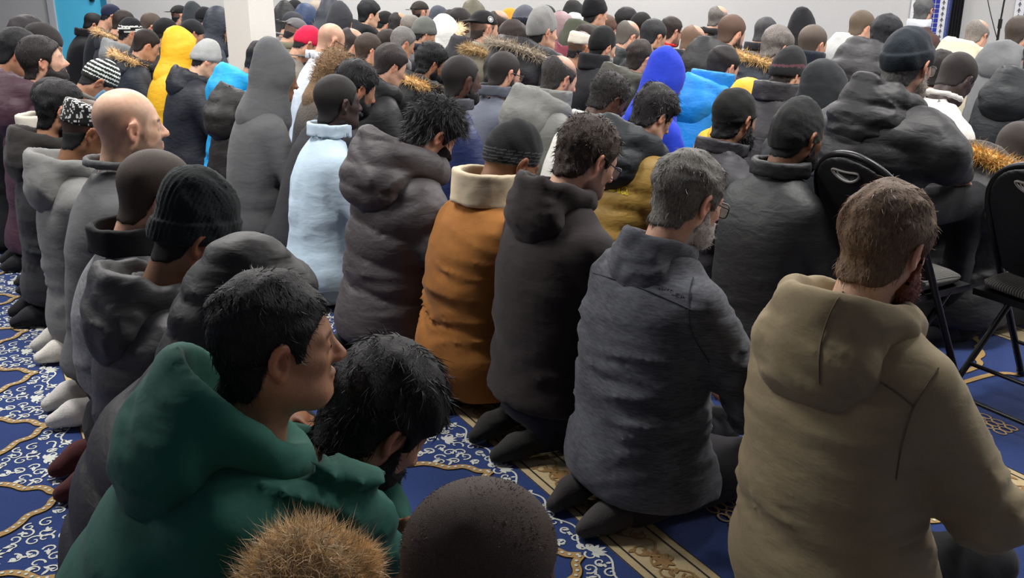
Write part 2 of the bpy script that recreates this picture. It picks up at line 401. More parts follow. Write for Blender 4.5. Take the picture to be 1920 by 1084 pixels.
# palmette on the axis above each tip and between the arches
for ctr, ax in (((-.05, 0), 0.), ((-.30, TILE/2), 0.), ((-.12, TILE/2), 0.)):
    for j in range(-3, 4): white.append(leaf2(ctr, ax+j*.5, .045-.004*abs(j), .013))
for r0 in (-TILE/2+.02,):
    s = np.linspace(0, TILE, 60); white.append(ribbon2(np.stack([-.042+.018*np.sin(s/TILE*6*np.pi), -TILE/2+s], 1), .006))
# tan band 0..0.175: dark lines, saw-tooth edges, brown scrolls
def band_piece(lst, c0, c1): lst.append((np.array([(c0, -TILE/2), (c1, -TILE/2), (c1, TILE/2), (c0, TILE/2)]), np.array([(0, 1, 2, 3)])))
band_piece(tan, 0, .178)
for c0, c1 in ((.026, .032), (.146, .152), (.0, .0035), (.1745, .178)): band_piece(dark, c0, c1)
for k in range(20):
    r = -TILE/2+(k+.5)*TILE/20
    for c0, s in ((.005, 1), (.173, -1)):
        dark.append((np.array([(c0, r-.010), (c0+s*.017, r), (c0, r+.010)]), np.array([(0, 1, 2, 2)])))
for k in range(9):
    p = np.array([.09+.018*(-1)**k, -TILE/2+(k+.5)*TILE/9])
    brown.append(spiral2(p, .03, 1.1, 1.6*(-1)**k, (-1)**k, .006))
    for j in range(4): brown.append(leaf2(p+rngc.uniform(-.02, .02, 2), rngc.uniform(0, 6.28), rngc.uniform(.025, .04), .013))
s = np.linspace(0, TILE, 70); brown.append(ribbon2(np.stack([.09+.034*np.sin(s/TILE*6*np.pi), -TILE/2+s], 1), .006))
for ctr in ((.09, -.13), (.09, .13)):
    for j in range(6): brown.append(leaf2(ctr, j*6.283/6, .034, .016))
# lattice medallion at the foot of each prayer place
for k in range(5):
    for j in range(3):
        a = np.linspace(0, 2*np.pi, 13); gold.append(ribbon2(np.stack([-.78+.03*j-.02+.014*np.cos(a), -.1+.05*k+.022*np.sin(a)], 1), .006))
def tile_mesh(lst):
    Vs, Fs, zs, o = [], [], [], 0
    for i, (V, Fq) in enumerate(lst): Vs.append(V); Fs.append(Fq+o); zs.append(np.full(len(V), (i % 14)*7e-5)); o += len(V)
    return np.concatenate(Vs), np.concatenate(Fs), np.concatenate(zs)
def lay(name, lst, mat, z, rows, rr_):
    V, Fq, zo = tile_mesh(lst); out = []
    for k in rows:
        for j in rr_:
            P = cr(V[:, 0]+ROW0+ROWD*k, V[:, 1]+2.345+TILE*j+.004*k, z+zo); out.append((P, Fq, 0))
    o = link(name, mk_mesh(name, out, [mat], smooth=False), floor); o['kind'] = 'stuff'; return o
RWS = range(-1, 6); RRS = range(-3, 12)
lay('tan_border_band', tan, CT, .0006, RWS, RRS)
lay('dark_outline', dark, CK, .0012, RWS, RRS)
lay('ivory_scrollwork', white, CW, .0012, range(0, 3), RRS)
lay('gold_arch_line', gold, CG, .0034, RWS, RRS)
lay('bead_dots', beads, CW, .0046, range(0, 3), RRS)
lay('brown_scrollwork', brown, CBR, .0024, range(0, 3), RRS)
# ---------------------------------------------------------------- people
SK = {'pale': c(204, 164, 138), 'light': c(194, 150, 126), 'olive': c(182, 138, 112), 'tan': c(160, 116, 90), 'brown': c(124, 86, 60), 'dark': c(74, 50, 40), 'deep': c(50, 36, 32)}
BLK, DBR, BRN, GRY, LGR = c(24, 23, 24), c(40, 33, 30), c(84, 66, 50), c(92, 90, 88), c(150, 146, 140)
_HY = np.array([-.13, -.085, -.05, -.03, -.018, .0, .018, .024, .034, .042, .052, .07, .09, .12])
_HZ = np.array([-.102, -.102, -.092, -.060, -.004, .004, .0, -.022, -.02, .012, .034, .050, .060, .066])
def hairline(y): return np.interp(y, _HY, _HZ).astype(np.float32)
_BY = np.array([-.03, -.01, .01, .022, .03, .045, .06, .072, .085, .13])
_BZ = np.array([-.2, -.075, -.05, -.01, -.03, -.058, -.062, -.055, -.047, -.047])
def beardline(y): return np.interp(y, _BY, _BZ).astype(np.float32)
def rotm(yaw, pitch, roll):
    y, p, r = -math.radians(yaw), -math.radians(pitch), math.radians(roll)
    Rz = np.array([[math.cos(y), -math.sin(y), 0], [math.sin(y), math.cos(y), 0], [0, 0, 1]])
    Rx = np.array([[1, 0, 0], [0, math.cos(p), -math.sin(p)], [0, math.sin(p), math.cos(p)]])
    Ry = np.array([[math.cos(r), 0, math.sin(r)], [0, 1, 0], [-math.sin(r), 0, math.cos(r)]])
    return Rz@Rx@Ry
def head_core(Q, fat=0.):
    """skull and face without ears and nose, in head space"""
    d = ell(Q, (0, -.014, .024), (.076, .098, .090))
    d = smin(d, ell(Q, (0, .030, -.034), (.062+fat, .067, .084)), .035)
    d = smin(d, ell(Q, (0, .058, -.094), (.037+fat, .037, .028)), .03)
    A = np.abs(Q[:, 0]); X = Q.copy(); X[:, 0] = A
    d = smin(d, cone(X, (.049+fat, -.004, -.066), (.025, .066, -.098), .024, .022), .03)       # jaw
    return d, X
def head_full(Q, near, fat=0.):
    d, X = head_core(Q, fat)
    d = smin(d, cone(X, (0, .083, .016), (.045, .068, .014), .010, .008), .014)              # brow
    d = smin(d, cone(X, (.042, .066, -.028), (.055, .035, -.02), .012, .012), .02)            # cheekbone
    d = smax(d, -ell(X, (.032, .103, -.004), (.019, .020, .013)), .012)                       # socket
    d = smin(d, ell(X, (.031, .0775, -.004), (.0145, .0130, .0115)), .004)                    # lid over the eye
    ns = smin(cone(Q, (0, .090, .004), (0, .1150, -.032), .0075, .0118), ell(X, (.0115, .105, -.036), (.008, .011, .008)), .008)
    d = smin(d, ns, .010)
    lip = smin(ell(Q, (0, .0975, -.0625), (.022, .010, .0062)), ell(Q, (0, .096, -.0735), (.019, .010, .0068)), .004)
    d = smin(d, lip, .008)
    d = smin(d, ell(Q, (0, .088, -.100), (.018, .015, .014)), .018)
    # ear: a tilted cupped shell
    E = X-np.array([.0775+fat*.6, -.004, -.012], np.float32)
    ca, sa = .94, .34
    ey = E[:, 1]*ca-E[:, 2]*sa*.5; ez = E[:, 2]*ca+E[:, 1]*sa*.5; ex = E[:, 0]-.004+.35*ey
    G = np.stack([ex, ey, ez], 1)
    er = ell(G, (0, -.002, .002), (.0085, .0195, .031))
    er = smin(er, ell(G, (-.001, .004, -.026), (.006, .009, .010)), .008)
    er = smax(er, -ell(G, (.0085, .003, .001), (.0105, .0125, .0205)), .003)
    er = smin(er, ell(G, (.001, .012, -.006), (.005, .004, .008)), .004)
    d = smin(d, er, .005)
    return d
def strand_mesh(B, D, ln, w, bend, rng, mids=1):
    n = len(B); W = np.cross(D, rng.normal(size=(n, 3))); W /= np.linalg.norm(W, axis=1)[:, None]+1e-9
    ln = np.broadcast_to(ln, n)[:, None]; rings = []
    for i in range(mids+1):
        s = i/(mids+1.0); p = B+D*ln*s+bend*ln*s*s
        ww = W*w*(1-.45*s); rings += [p-ww, p+ww]
    rings.append(B+D*ln+bend*ln)
    V = np.stack(rings, 1); k = V.shape[1]
    f = []
    for i in range(mids): a = 2*i; f += [(a, a+1, a+3), (a, a+3, a+2)]
    a = 2*mids; f.append((a, a+1, a+2))
    Fc = (np.arange(n)[:, None, None]*k+np.array(f)[None]).reshape(-1, 3)
    return V.reshape(-1, 3), Fc
def sample_surface(V, Q, n, rng):
    a = V[Q[:, 0]]; b = V[Q[:, 1]]; d = V[Q[:, 3]]; c2 = V[Q[:, 2]]
    nr = np.cross(c2-a, d-b); ar = np.linalg.norm(nr, axis=1); nr /= ar[:, None]+1e-12
    i = rng.choice(len(Q), n, p=ar/ar.sum())
    u, v = rng.rand(n, 1), rng.rand(n, 1)
    return (a[i]*(1-u)+b[i]*u)*(1-v)+(d[i]*(1-u)+c2[i]*u)*v, nr[i]
def hand_parts(w, d, s, nrm, S, curl, res):
    """palm, four fingers and a thumb; d finger direction, s thumb side, nrm back of the hand"""
    d, s, nrm = [np.asarray(v, float)/np.linalg.norm(v) for v in (d, s, nrm)]
    w = np.asarray(w, float)
    segs = []
    for k, (o, ln) in enumerate(((.030, .070), (.010, .078), (-.010, .073), (-.029, .058))):
        a = w+(d*.088+s*o-nrm*.002)*S
        d1 = d*math.cos(curl*.6)-nrm*math.sin(curl*.6)+s*o*1.2; d1 /= np.linalg.norm(d1)
        b = a+d1*ln*.5*S
        d2 = d*math.cos(curl*1.5)-nrm*math.sin(curl*1.5)+s*o*.8; d2 /= np.linalg.norm(d2)
        e = b+d2*ln*.5*S
        segs += [(a, b, .0092*S, .0085*S), (b, e, .0085*S, .0072*S)]
    t0 = w+(d*.025+s*.028)*S; t1 = t0+(d*.030+s*.026-nrm*.008)*S; t2 = t1+(d*.032+s*.006-nrm*.01*(1+curl))*S
    segs += [(t0, t1, .0125*S, .0105*S), (t1, t2, .0105*S, .0085*S)]
    M = np.stack([s, d, nrm], 1).astype(np.float32)
    def fn(P):
        Q = (P-(w+d*.052*S).astype(np.float32))@M
        f = ell(Q, (0, 0, 0), (.040*S, .050*S, .0155*S))
        f = smin(f, cone(P, w-d*.05*S, w+d*.02*S, .030*S, .026*S), .02)
        for a, b, ra, rb in segs: f = smin(f, cone(P, a, b, ra, rb), .007)
        return f
    ctr = w+d*.06*S
    return surf(fn, ctr-.14*S, ctr+.14*S, res)

TOPS = {  # thickness, fold depth, quilt depth, quilt step, cloth kind, hem height
    'sweat': (.004, .010, 0, .1, 'plain', .17), 'fleece': (.012, .010, 0, .1, 'suede', .17), 'heather': (.004, .011, 0, .1, 'heather', .14),
    'puffer': (.024, .006, .015, .085, 'nylon', .10), 'bigpuffer': (.028, .006, .017, .125, 'nylon', .08), 'finepuffer': (.022, .005, .009, .05, 'nylon', .10),
    'parka': (.020, .011, 0, .1, 'nylon', .08), 'coat': (.014, .006, 0, .1, 'wool', .05), 'shirt': (-.002, .010, 0, .1, 'cotton', .06), 'bomber': (.012, .009, 0, .1, 'nylon', .16)}
_TT = np.linspace(-.5, 1.3, 91)
def _tab(xs, ys):
    v = np.interp(_TT, xs, ys); k = np.hanning(13); k /= k.sum()
    return np.convolve(np.pad(v, 6, mode='edge'), k, 'valid').astype(np.float32)
_RX = _tab([-.5, -.1, .12, .4, .66, .80, .90, .97, 1.05, 1.3], [.218, .212, .195, .188, .198, .190, .160, .105, .066, .060])
_RY = _tab([-.5, -.1, .12, .4, .66, .80, .90, .97, 1.05, 1.3], [.195, .178, .150, .138, .132, .118, .098, .074, .058, .055])
def smoothz(z): return z
PEOPLE = []
def person(x, y, label, h=.92, dep=None, c_at=None, row=None, dc=.31, S=1., yaw=0, hyaw=0, pitch=20, roll=0, lean=.10, bulk=1., bow=.035,
           skin='olive', hair='short', hcol=BLK, bald=None, thick=None, beard=None, bcol=None, glasses=None,
           top='sweat', col=(.05, .05, .05), kind=None, hem=None, hood=None, hoodcol=None, collar=None, furcol=None,
           hat=None, hatcol=BLK, tall=.0, cuff=.055, hatz=0., slouch=0., brim=0, trouser=c(28, 28, 32), sock=c(40, 40, 44),
           seat=0., arms=None, pel=None, mask=None, lod=None, strands=0, split=None, hands=True, legs=True, fat=0., lidopen=False, seed=None, foldk=1., badge=False, ribs=None, trim=None, hoodS=1., nolow=False, furhood=0, hoodz=None, hoodopen=1., key=None, fix=0):
    i = len(PEOPLE); seed = seed if seed is not None else i*7+3
    rng = np.random.RandomState(seed)
    if row is not None: c_at = ROW0+ROWD*row+dc
    C = at(x, y, dep) if dep else (at_c(x, y, c_at) if c_at is not None else at_z(x, y, h))
    D = depth(C)
    if lod is None: lod = 0 if D < 2.8 else 1 if D < 4.4 else 2 if D < 6.6 else 3
    ht = (.0120, .018, .028, .038)[lod]; hh = (.0050, .0075, .0110, .0145)[lod]
    fa = FANG+math.radians(yaw)
    f = np.array([math.sin(fa), math.cos(fa), 0]); rr = np.array([math.cos(fa), -math.sin(fa), 0])
    Rh = rotm(hyaw, pitch, roll)
    nb_off = rotm(hyaw*.4, pitch*.75, roll*.5)@np.array([0, .042, .152])*S
    nby = lean
    cl = np.array([0, nby+nb_off[1], C[2]]); cl[0] = nb_off[0]
    org = C-f*cl[1]-rr*cl[0]; org[2] = 0
    Cl = cl; Nb = Cl-nb_off; Nb[0] = 0
    root = empty('person', org, -fa)
    tag(root, label, 'person', 'people kneeling in rows on the carpet' if not seat else None)
    PEOPLE.append((label, org, D, root, C))
    def w2l(p):
        q = np.asarray(p, float)-org; return np.array([q@rr, q@f, q[2]])
    # ------------------------------------------------ head
    Rf = Rh.astype(np.float32); Cf = Cl.astype(np.float32)
    toh = lambda P: ((P-Cf)@Rf)/S
    skc = np.array(SK[skin] if isinstance(skin, str) else skin)
    neck_a = Rh@np.array([0, -.026, -.050])*S+Cl; neck_b = Nb+np.array([0, -.005, -.03])*S
    near = lod <= 1
    covered = hood in ('up', 'furup')
    def body_fn(P):
        Q = toh(P)
        d = head_full(Q, near, fat)*S
        d = smin(d, cone(P, neck_a, neck_b, .056*S*(1+fat*4), .064*S*(1+fat*4)), .03)
        return d
    bl = Cl-np.array([.13, .15, .22])*S; bh = Cl+np.array([.13, .15, .15])*S
    bl = np.minimum(bl, Nb-np.array([.08, .09, .05])*S); bh = np.maximum(bh, Nb+.05*S)
    V, Qd = surf(body_fn, bl, bh, hh)
    parts = [(V, Qd, 0)]
    # colour of the skin
    Qv = toh(V.astype(np.float32)); xa = np.abs(Qv[:, 0]); yy = Qv[:, 1]; zz = Qv[:, 2]
    colv = np.tile(skc, (len(V), 1))
    def blend(mask, cc, a=1.):
        nonlocal colv
        m = (np.clip(mask, 0, 1)*a)[:, None]; colv = colv*(1-m)+np.array(cc)*m
    ear = sstep(.070, .080, xa)*(zz > -.06)*(np.abs(yy) < .04)
    blend(ear, skc*np.array([1.12, .86, .82]), .8)
    blend(np.clip(1.2-norm((np.stack([xa, yy, zz], 1)-np.array([.083, -.002, -.011]))/np.array([.012, .010, .016])), 0, 1), skc*np.array([.55, .36, .33]), .75)  # shade of the ear hollow painted into the skin colour
    blend(sstep(.09, .106, yy)*sstep(-.055, -.03, zz)*(zz < -.01), skc*np.array([1.1, .88, .84]), .6)
    blend(np.clip(1.5-norm((Qv-np.array([0, .097, -.068]))/np.array([.024, .02, .014]))*1.5, 0, 1), skc*np.array([.95, .62, .6]), .8)
    hc = np.array(hcol); bc = np.array(bcol if bcol is not None else hcol)
    brow = np.clip(1-np.abs(zz-.0165+.10*(xa-.028)**2/.03)/.0065, 0, 1)*sstep(.010, .016, xa)*(1-sstep(.044, .052, xa))*(yy > .05)
    blend(brow*1.6, hc*.7, .85)
    lash = np.clip(1-np.abs(zz+.0085+.4*np.abs(xa-.031))/.003, 0, 1)*(np.abs(xa-.031) < .017)*(yy > .06)
    blend(lash, skc*.15, .7)
    if beard:
        bm = sstep(-.006, .008, beardline(yy)-zz)*(yy > -.012)*sstep(-.16, -.13, zz)
        lipm = norm((Qv-np.array([0, .097, -.068]))/np.array([.022, .03, .011])) < 1
        blend(bm*~lipm, bc*.9, {'stubble': .68, 'short': .85}.get(beard, .9))
    if hair not in (None, 'bald'):
        hm = sstep(-.004, .010, zz-hairline(yy))*(xa < .085)
        if bald == 'crown': hm = hm*(1-sstep(.05, .085, zz)*.8)
        blend(hm*(1-ear), hc, .8)
    elif hair == 'bald':
        hm = sstep(-.004, .025, zz-hairline(yy))*(1-sstep(.03, .075, zz+.25*yy)); blend(hm*(1-ear), skc*.5+hc*.2, .6)
    cols = [colv]
    # hands
    # spine
    pz = .165*S+seat
    Pv = np.array([0, 0, pz]) if pel is None else np.array(pel, float)
    u = (Nb-Pv); u[0] = 0; Ls = np.linalg.norm(u); u /= Ls; nf = np.array([0, u[2], -u[1]])
    thk, fold, quilt, qs, tk, hz = TOPS[top]
    if hoodz is None: hoodz = .026 if top == 'sweat' else .010
    if hem is not None: hz = hem
    hz += seat*.75
    kind = kind or tk; fold *= foldk
    Pvf, uf, nff = [v.astype(np.float32) for v in (Pv, u, nf)]
    bscale = S*bulk
    if arms is None:
        arms = []
        for s in (1, -1):
            e = (s*(.265*bulk+thk-(.03 if seat else 0))*S, lean*.5+(.02 if seat else .10)*S, pz+.24*S); w = (s*.15*S, .30*S, pz+.115*S)
            arms.append((e, w))
        custom = False
    else:
        arms = [(w2l(e) if len(e) == 3 else e, w2l(w)) for e, w in arms]; custom = True
    sh = [Pv+u*Ls*.80+nf*(-.005)+np.array([s*(.165*bscale), 0, 0]) for s in (1, -1)]
    so = rng.randint(1000)
    # sag of cloth: compression folds run across the body, deeper at the waist
    def folds(P, t):
        Z = P*np.array([1.5, 1.5, 9.5], np.float32)
        Z[:, 2] -= 4.2*np.abs(P[:, 0])*(1.-1.6*np.clip(t, 0, 1))+1.2*P[:, 0]*(1 if so % 2 else -1)
        msk = .35+.65*sstep(-.4, .6, sn(P, 2.1, so+7))
        a = sn(Z, .62, so); b = sn(Z*1.9+3, .66, so+1)
        r = (1-np.minimum(np.abs(a), 1))**2*1.25+(1-np.minimum(np.abs(b), 1))**1.6*.75-.75
        return r*msk*fold*(.55+.9*np.exp(-((t-.2)/.24)**2))
    def arm_d(P, k):
        e, w = arms[k]; s0 = sh[k]
        d1, t1 = cone_t(P, s0, e); d2, t2 = cone_t(P, e, w)
        ra = (.070+thk*.8)*S*(.9+.1*bulk); re = (.056+thk*.9)*S; rw = (.040+thk*.6)*S
        q1 = q2 = 0
        if quilt:
            l1 = np.linalg.norm(np.asarray(e)-s0); l2 = np.linalg.norm(np.asarray(w)-np.asarray(e))
            q1 = quilt*.8*(np.abs(np.sin(np.pi*t1*l1/qs))**.6-.6); q2 = quilt*.8*(np.abs(np.sin(np.pi*(t2*l2/qs+.4)))**.6-.6)
        a = d1-(ra+t1*(re-ra))-q1; b = d2-(re+t2*(rw-re))-q2
        d = smin(a, b, .03)
        elbow = np.exp(-(norm(P-np.asarray(e, np.float32))/.12)**2)
        A = sn(P*np.array([5, 5, 9], np.float32), .9, so+5+k)
        return d-((1-np.minimum(np.abs(A), 1))**1.7-.4)*fold*(.7+1.3*elbow)
    vfold = top == 'shirt'
    def torso_d(P):
        q = P-Pvf; t = (q@uf)/Ls; off = q@nff+bow*S*np.clip(4*t*(1-t), -.6, 1)
        ti = np.clip((t+.5)/1.8*90, 0, 89.99); i0 = ti.astype(int); fr = ti-i0
        rx = (_RX[i0]*(1-fr)+_RX[i0+1]*fr)*bscale+thk*S; ry = (_RY[i0]*(1-fr)+_RY[i0+1]*fr)*S*(.5+.5*bulk)+thk*S
        e = (np.abs(P[:, 0])/rx)**2.25+(np.abs(off)/ry)**2.25
        d = (e**(1/2.25)-1)*np.minimum(rx, ry)
        if quilt:
            sp = qs; ph = t*Ls/sp+.12*sn(P, 2.2, so+9)
            d = d-quilt*(np.abs(np.sin(np.pi*ph))**.4-.65)
        if vfold:
            d = d-.007*np.clip(sn(P*np.array([11, 11, .8], np.float32), .8, so+4), -1, 1)*sstep(.95, .6, t)
        return d-folds(P, t), t
    def top_fn(P):
        d, t = torso_d(P)
        if not nolow:
            d = smin(d, ell(P, (0, Pv[1]-.035*S, pz-.02), ((.205*bulk+thk)*S, (.17+thk)*S, .17*S)), .06)
        cut = (P-Nbf)@uf-.010*S+.45*((P-Nbf)@nff)
        d = smax(d, cut, .012)
        for k in (0, 1): d = smin(d, arm_d(P, k), .045)
        d = smax(d, hz-P[:, 2]+.006*sn(P, 4, so+2), .015)
        # open at the neck
        g = cone(P, Nb+u*(-.03), Nb+u*.2, .060*S, .075*S)
        return smax(d, -g, .008)
    Nbf = Nb.astype(np.float32)
    ap = np.array([p for a in arms for p in a]+sh)
    lo = np.minimum(np.minimum(Pv-np.array([.30*bulk+thk, .26, .05])*S, Nb-np.array([.26*bulk+thk, .2, 0])*S), ap.min(0)-.12*S)
    hi = np.maximum(np.maximum(Pv+np.array([.30*bulk+thk, .26, 0])*S, Nb+np.array([.26*bulk+thk, .2, .06])*S), ap.max(0)+.12*S)
    lo[2] = max(hz-.02, .005)
    TV, TQ = surf(top_fn, lo, hi, ht)
    mcl = cloth(col, kind)
    mats = [mcl]; tmi = 0
    if split:                                     # two-coloured garment: yoke and sleeves by seams
        mats.append(cloth(split[1], kind)); ctr = TV[TQ].mean(1)
        tmi = split[0](ctr-np.array([0, 0, 0]), ((ctr-Pv)@u)/Ls).astype(int)
    tname = {'shirt': 'shirt', 'coat': 'coat', 'sweat': 'sweater', 'heather': 'sweater'}.get(top, 'jacket')
    to = link(tname, mk_mesh(tname, [(TV, TQ, tmi)], mats), root)
    # ------------------------------------------------ hood, collar
    hm_ = cloth(hoodcol, kind) if hoodcol is not None else mcl
    Nbf = Nb.astype(np.float32); hS = S*hoodS
    def ncoord(P):
        q = P-Nbf; return np.stack([q[:, 0], q@nff, q@uf-hoodz], 1)/hS
    hres = (.0095, .014, .021, .028)[lod]
    if hood in ('down', 'fur'):
        tk2 = thk*.8+.012
        def hood_fn(P):
            q = ncoord(P)
            bag = ell(q, (0, -.108, -.088), (.150, .060+tk2, .112))
            w_ = .075+.035*sn(q*np.array([3, 3, 5], np.float32), 1.0, so+21)
            bag = bag-.010*(1-np.abs(sn(q*np.array([1.2, 2, 3], np.float32), 3.2, so+22)))
            rho = np.sqrt((q[:, 0]/(.105*hoodopen))**2+((q[:, 1]+.015+.05*(hoodopen-1))/(.115*hoodopen))**2)
            zt = -.012-.30*np.clip(q[:, 1]+.02, -.2, .2)
            rim = np.sqrt(((rho-1)*.105)**2+((q[:, 2]-zt)*.75)**2)-(.024+tk2*.4)
            rim = rim-.006*sn(q, 7, so+23)
            d = smin(bag, rim, .045)
            cav = ell(q, (0, -.012-.05*(hoodopen-1), .072-.03*(hoodopen-1)), (.094*hoodopen, .114*hoodopen, .112*hoodopen))
            d = smax(d, -cav, .025)
            if quilt: d = d-.010*(np.abs(np.sin(np.pi*(q[:, 2]*1.0+.03)/.075))**.6-.5)*sstep(-.02, -.08, q[:, 1])
            return d*hS
        lo2 = Nb-np.array([.22, .30, .26])*hS; hi2 = Nb+np.array([.22, .20, .20])*hS
        HV, HQ = surf(hood_fn, lo2, hi2, hres)
        link('hood', mk_mesh('hood', [(HV, HQ, 0)], [hm_]), root)
    if covered:
        Pk = .05+.0*rng.rand()
        def hood_fn(P):
            Q = toh(P)
            d = ell(Q, (0, -.020, .012), (.094+thk*.7, .114+thk*.7, .123+thk*.6))
            d = smin(d, ell(Q, (0, -.075, .085+tall*.6), (.05, .06, .055+tall*.5)), .07)
            q = ncoord(P)*hoodS
            e, t_ = cone_t(P, Cl+Rh@np.array([0, -.03, -.06])*S, Nb+np.array([0, -.01, -.07])*S)
            d = smin(d*S, e-(.090+t_*.05+thk*.6)*S, .06)
            d = d-(.007*(1-np.abs(sn(P*np.array([2, 2, 3.2], np.float32), 2.6, so+31)))*S)
            if quilt: d = d-.010*(np.abs(np.sin(np.pi*(Q[:, 2]*.9-Q[:, 1]*.5)/.07))**.6-.5)
            op = ell(Q, (0, .135, -.02), (.082, .085, .118))*S
            return smax(d, -op, .02)
        lo2 = np.minimum(Cl-.24*S, Nb-np.array([.24, .22, .16])*S); hi2 = np.maximum(Cl+np.array([.22, .22, .27+tall])*S, Nb+.15*S)
        HV, HQ = surf(hood_fn, lo2, hi2, hres)
        hpp, hmm = [(HV, HQ, 0)], [hm_]
        if furhood:
            r6 = np.random.RandomState(seed+77); B_, Nn = sample_surface(HV, HQ, furhood, r6); kp = B_[:, 2] > Cl[2]-.05*S; B_, Nn = B_[kp], Nn[kp]
            dr = Nn*.8+r6.normal(size=B_.shape)*.45; dr /= np.linalg.norm(dr, axis=1)[:, None]
            SV, SF = strand_mesh(B_, dr, r6.uniform(.03, .06, len(B_))*S, (.00045, .0008, .0012, .002)[lod], r6.normal(size=B_.shape)*.3, r6)
            hpp.append((SV, SF, 1+np.repeat((r6.rand(len(B_)) < .18).astype(int), len(SF)//len(B_)))); hmm += [strand_mat(furcol, 'fur'), strand_mat(tuple(np.array(furcol)*.3), 'fur')]
        link('hood', mk_mesh('hood', hpp, hmm), root)
    if collar is None and not hood and top in ('sweat', 'heather', 'fleece', 'puffer', 'bigpuffer', 'finepuffer', 'parka'): collar = (.022 if top in ('sweat', 'heather') else .045, None)
    if collar:
        hc_, cc_ = collar
        def col_fn(P):
            q = ncoord(P); rho = np.sqrt((q[:, 0]/.082)**2+((q[:, 1]+.0)/.088)**2)
            rad = (rho-1)*.082-(.010+.1*np.clip(-q[:, 2], 0, .05))
            d = smax(np.abs(rad)-.0085-thk*.4, np.abs(q[:, 2]-hc_*.35)-hc_*.65, .008)
            return d*hS-.002*sn(P, 9, so+41)
        CV, CQ = surf(col_fn, Nb-np.array([.14, .15, .07])*hS, Nb+np.array([.14, .15, .13])*hS, (.007, .009, .013, .018)[lod])
        link('collar', mk_mesh('collar', [(CV, CQ, 0)], [cloth(cc_, kind) if cc_ is not None else mcl]), root)
    if hood in ('fur', 'furup'):
        fc = furcol if furcol is not None else c(170, 140, 96)
        a = np.linspace(.06, .94, 40)*2*np.pi
        if hood == 'fur':
            rp = np.stack([np.sin(a)*.135, -np.cos(a)*-.115-.06+0*a, 0*a], 1); rp[:, 1] = .125*np.cos(a)-.06
            rp[:, 2] = .002-.30*(rp[:, 1]+.06)
            ring = Nb+(rp[:, :1]*np.array([1, 0, 0])+rp[:, 1:2]*nf+rp[:, 2:]*u)*hS; ctr0 = Nb-nf*.06*hS
        else:
            a = np.linspace(0, 1, 44)*2*np.pi
            rp = np.stack([np.sin(a)*.098, .07+.02*np.cos(a*2)-.06*np.clip(-np.cos(a), -1, 1)*0, np.cos(a)*.128-.015], 1)
            ring = Cl+(rp@Rh.T)*S; ctr0 = Cl+Rh@np.array([0, .02, -.01])*S
        rng2 = np.random.RandomState(seed+5); nst = (9000, 7500, 3400, 1300)[lod]
        tv, tq, tt = tube(ring, .021*S, n=8)
        k = rng2.randint(len(ring), size=nst); jit = rng2.normal(size=(nst, 3)); jit /= np.linalg.norm(jit, axis=1)[:, None]
        base = ring[k]+jit*.017*S+rng2.normal(size=(nst, 3))*.004
        outd = ring[k]-ctr0; outd /= np.linalg.norm(outd, axis=1)[:, None]
        dr = jit*.75+outd*.6+np.array([0, 0, .15])+rng2.normal(size=(nst, 3))*.25; dr /= np.linalg.norm(dr, axis=1)[:, None]
        SV, SF = strand_mesh(base, dr, rng2.uniform(.030, .058, nst)*S, (.0006, .0009, .0014, .0022)[lod], rng2.normal(size=(nst, 3))*.25+np.array([0, 0, -.15]), rng2)
        tip = rng2.rand(nst) < .14
        fm = np.repeat(tip.astype(int), len(SF)//nst)+0
        link('fur_trim', mk_mesh('fur_trim', [(tv, tq, 0), (SV, SF, fm)], [strand_mat(fc, 'fur'), strand_mat(tuple(np.array(fc)*.5), 'fur')], smooth=False), root)
    # ------------------------------------------------ hair
    hfac = (1.0, 1.0, 1.0, 1.0)[lod]
    if hair not in (None, 'bald') and not covered:
        th0 = thick if thick is not None else {'buzz': .0035, 'short': .009, 'curly': .014, 'wavy': .018, 'spiky': .020, 'afro': .024, 'long': .022}[hair]
        th0 = max(th0, hh*.6)
        if hat: th0 = min(th0, .005)
        hl, hhv = Cl-np.array([.15, .17, .17])*S, Cl+np.array([.15, .17, .19])*S
        def hair_fn(P):
            Q = toh(P); d, X = head_core(Q)
            d = smin(d, cone(P, neck_a, neck_b, .056*S*(1+fat*4), .064*S*(1+fat*4))/S, .03)
            th = th0*(.55+.45*sstep(-.04, .05, Q[:, 2]))
            if hair in ('spiky', 'wavy', 'long'): th = th*(1+.5*sstep(.02, .08, Q[:, 2]+.4*Q[:, 1]))
            if hair in ('curly', 'afro'): th = th+.0045*np.abs(sn(Q, 20 if lod < 2 else 14, so+51))*1.4
            elif hair != 'buzz': th = th+.0045*sn(Q*np.array([1., .6, .8], np.float32), 15, so+52)
            if hair == 'spiky': th = th+.010*np.clip(sn(Q, 24, so+53), 0, 1)*sstep(.03, .08, Q[:, 2])
            if bald == 'crown': th = th-.05*sstep(.055, .09, Q[:, 2]+.15*(Q[:, 1]+.04))*sstep(-.085, -.03, Q[:, 1])
            if bald == 'front': th = th-.05*sstep(.0, .05, Q[:, 1]+.25*(Q[:, 2]-.09))*sstep(.045, .065, Q[:, 2])
            hlz = hairline(Q[:, 1])
            m = hlz-Q[:, 2]+.004*sn(Q, 18, so+54)
            if hat: m = np.maximum(m, Q[:, 2]-hatz-(.006+.40*Q[:, 1]))
            if hair == 'long': m = m-.02*sstep(0, -.05, Q[:, 1])
            return smax(d-th, m*.8, .008)*S
        HV, HQ = surf(hair_fn, hl, hhv, hh*(1.0 if lod else .95))
        hp = [(HV, HQ, 0)]; hmats = [hair_mat(hcol, 'buzz' if hair == 'buzz' else 'curly' if hair in ('curly', 'afro') else 'short')]
        ns = strands if strands and not hat else 0
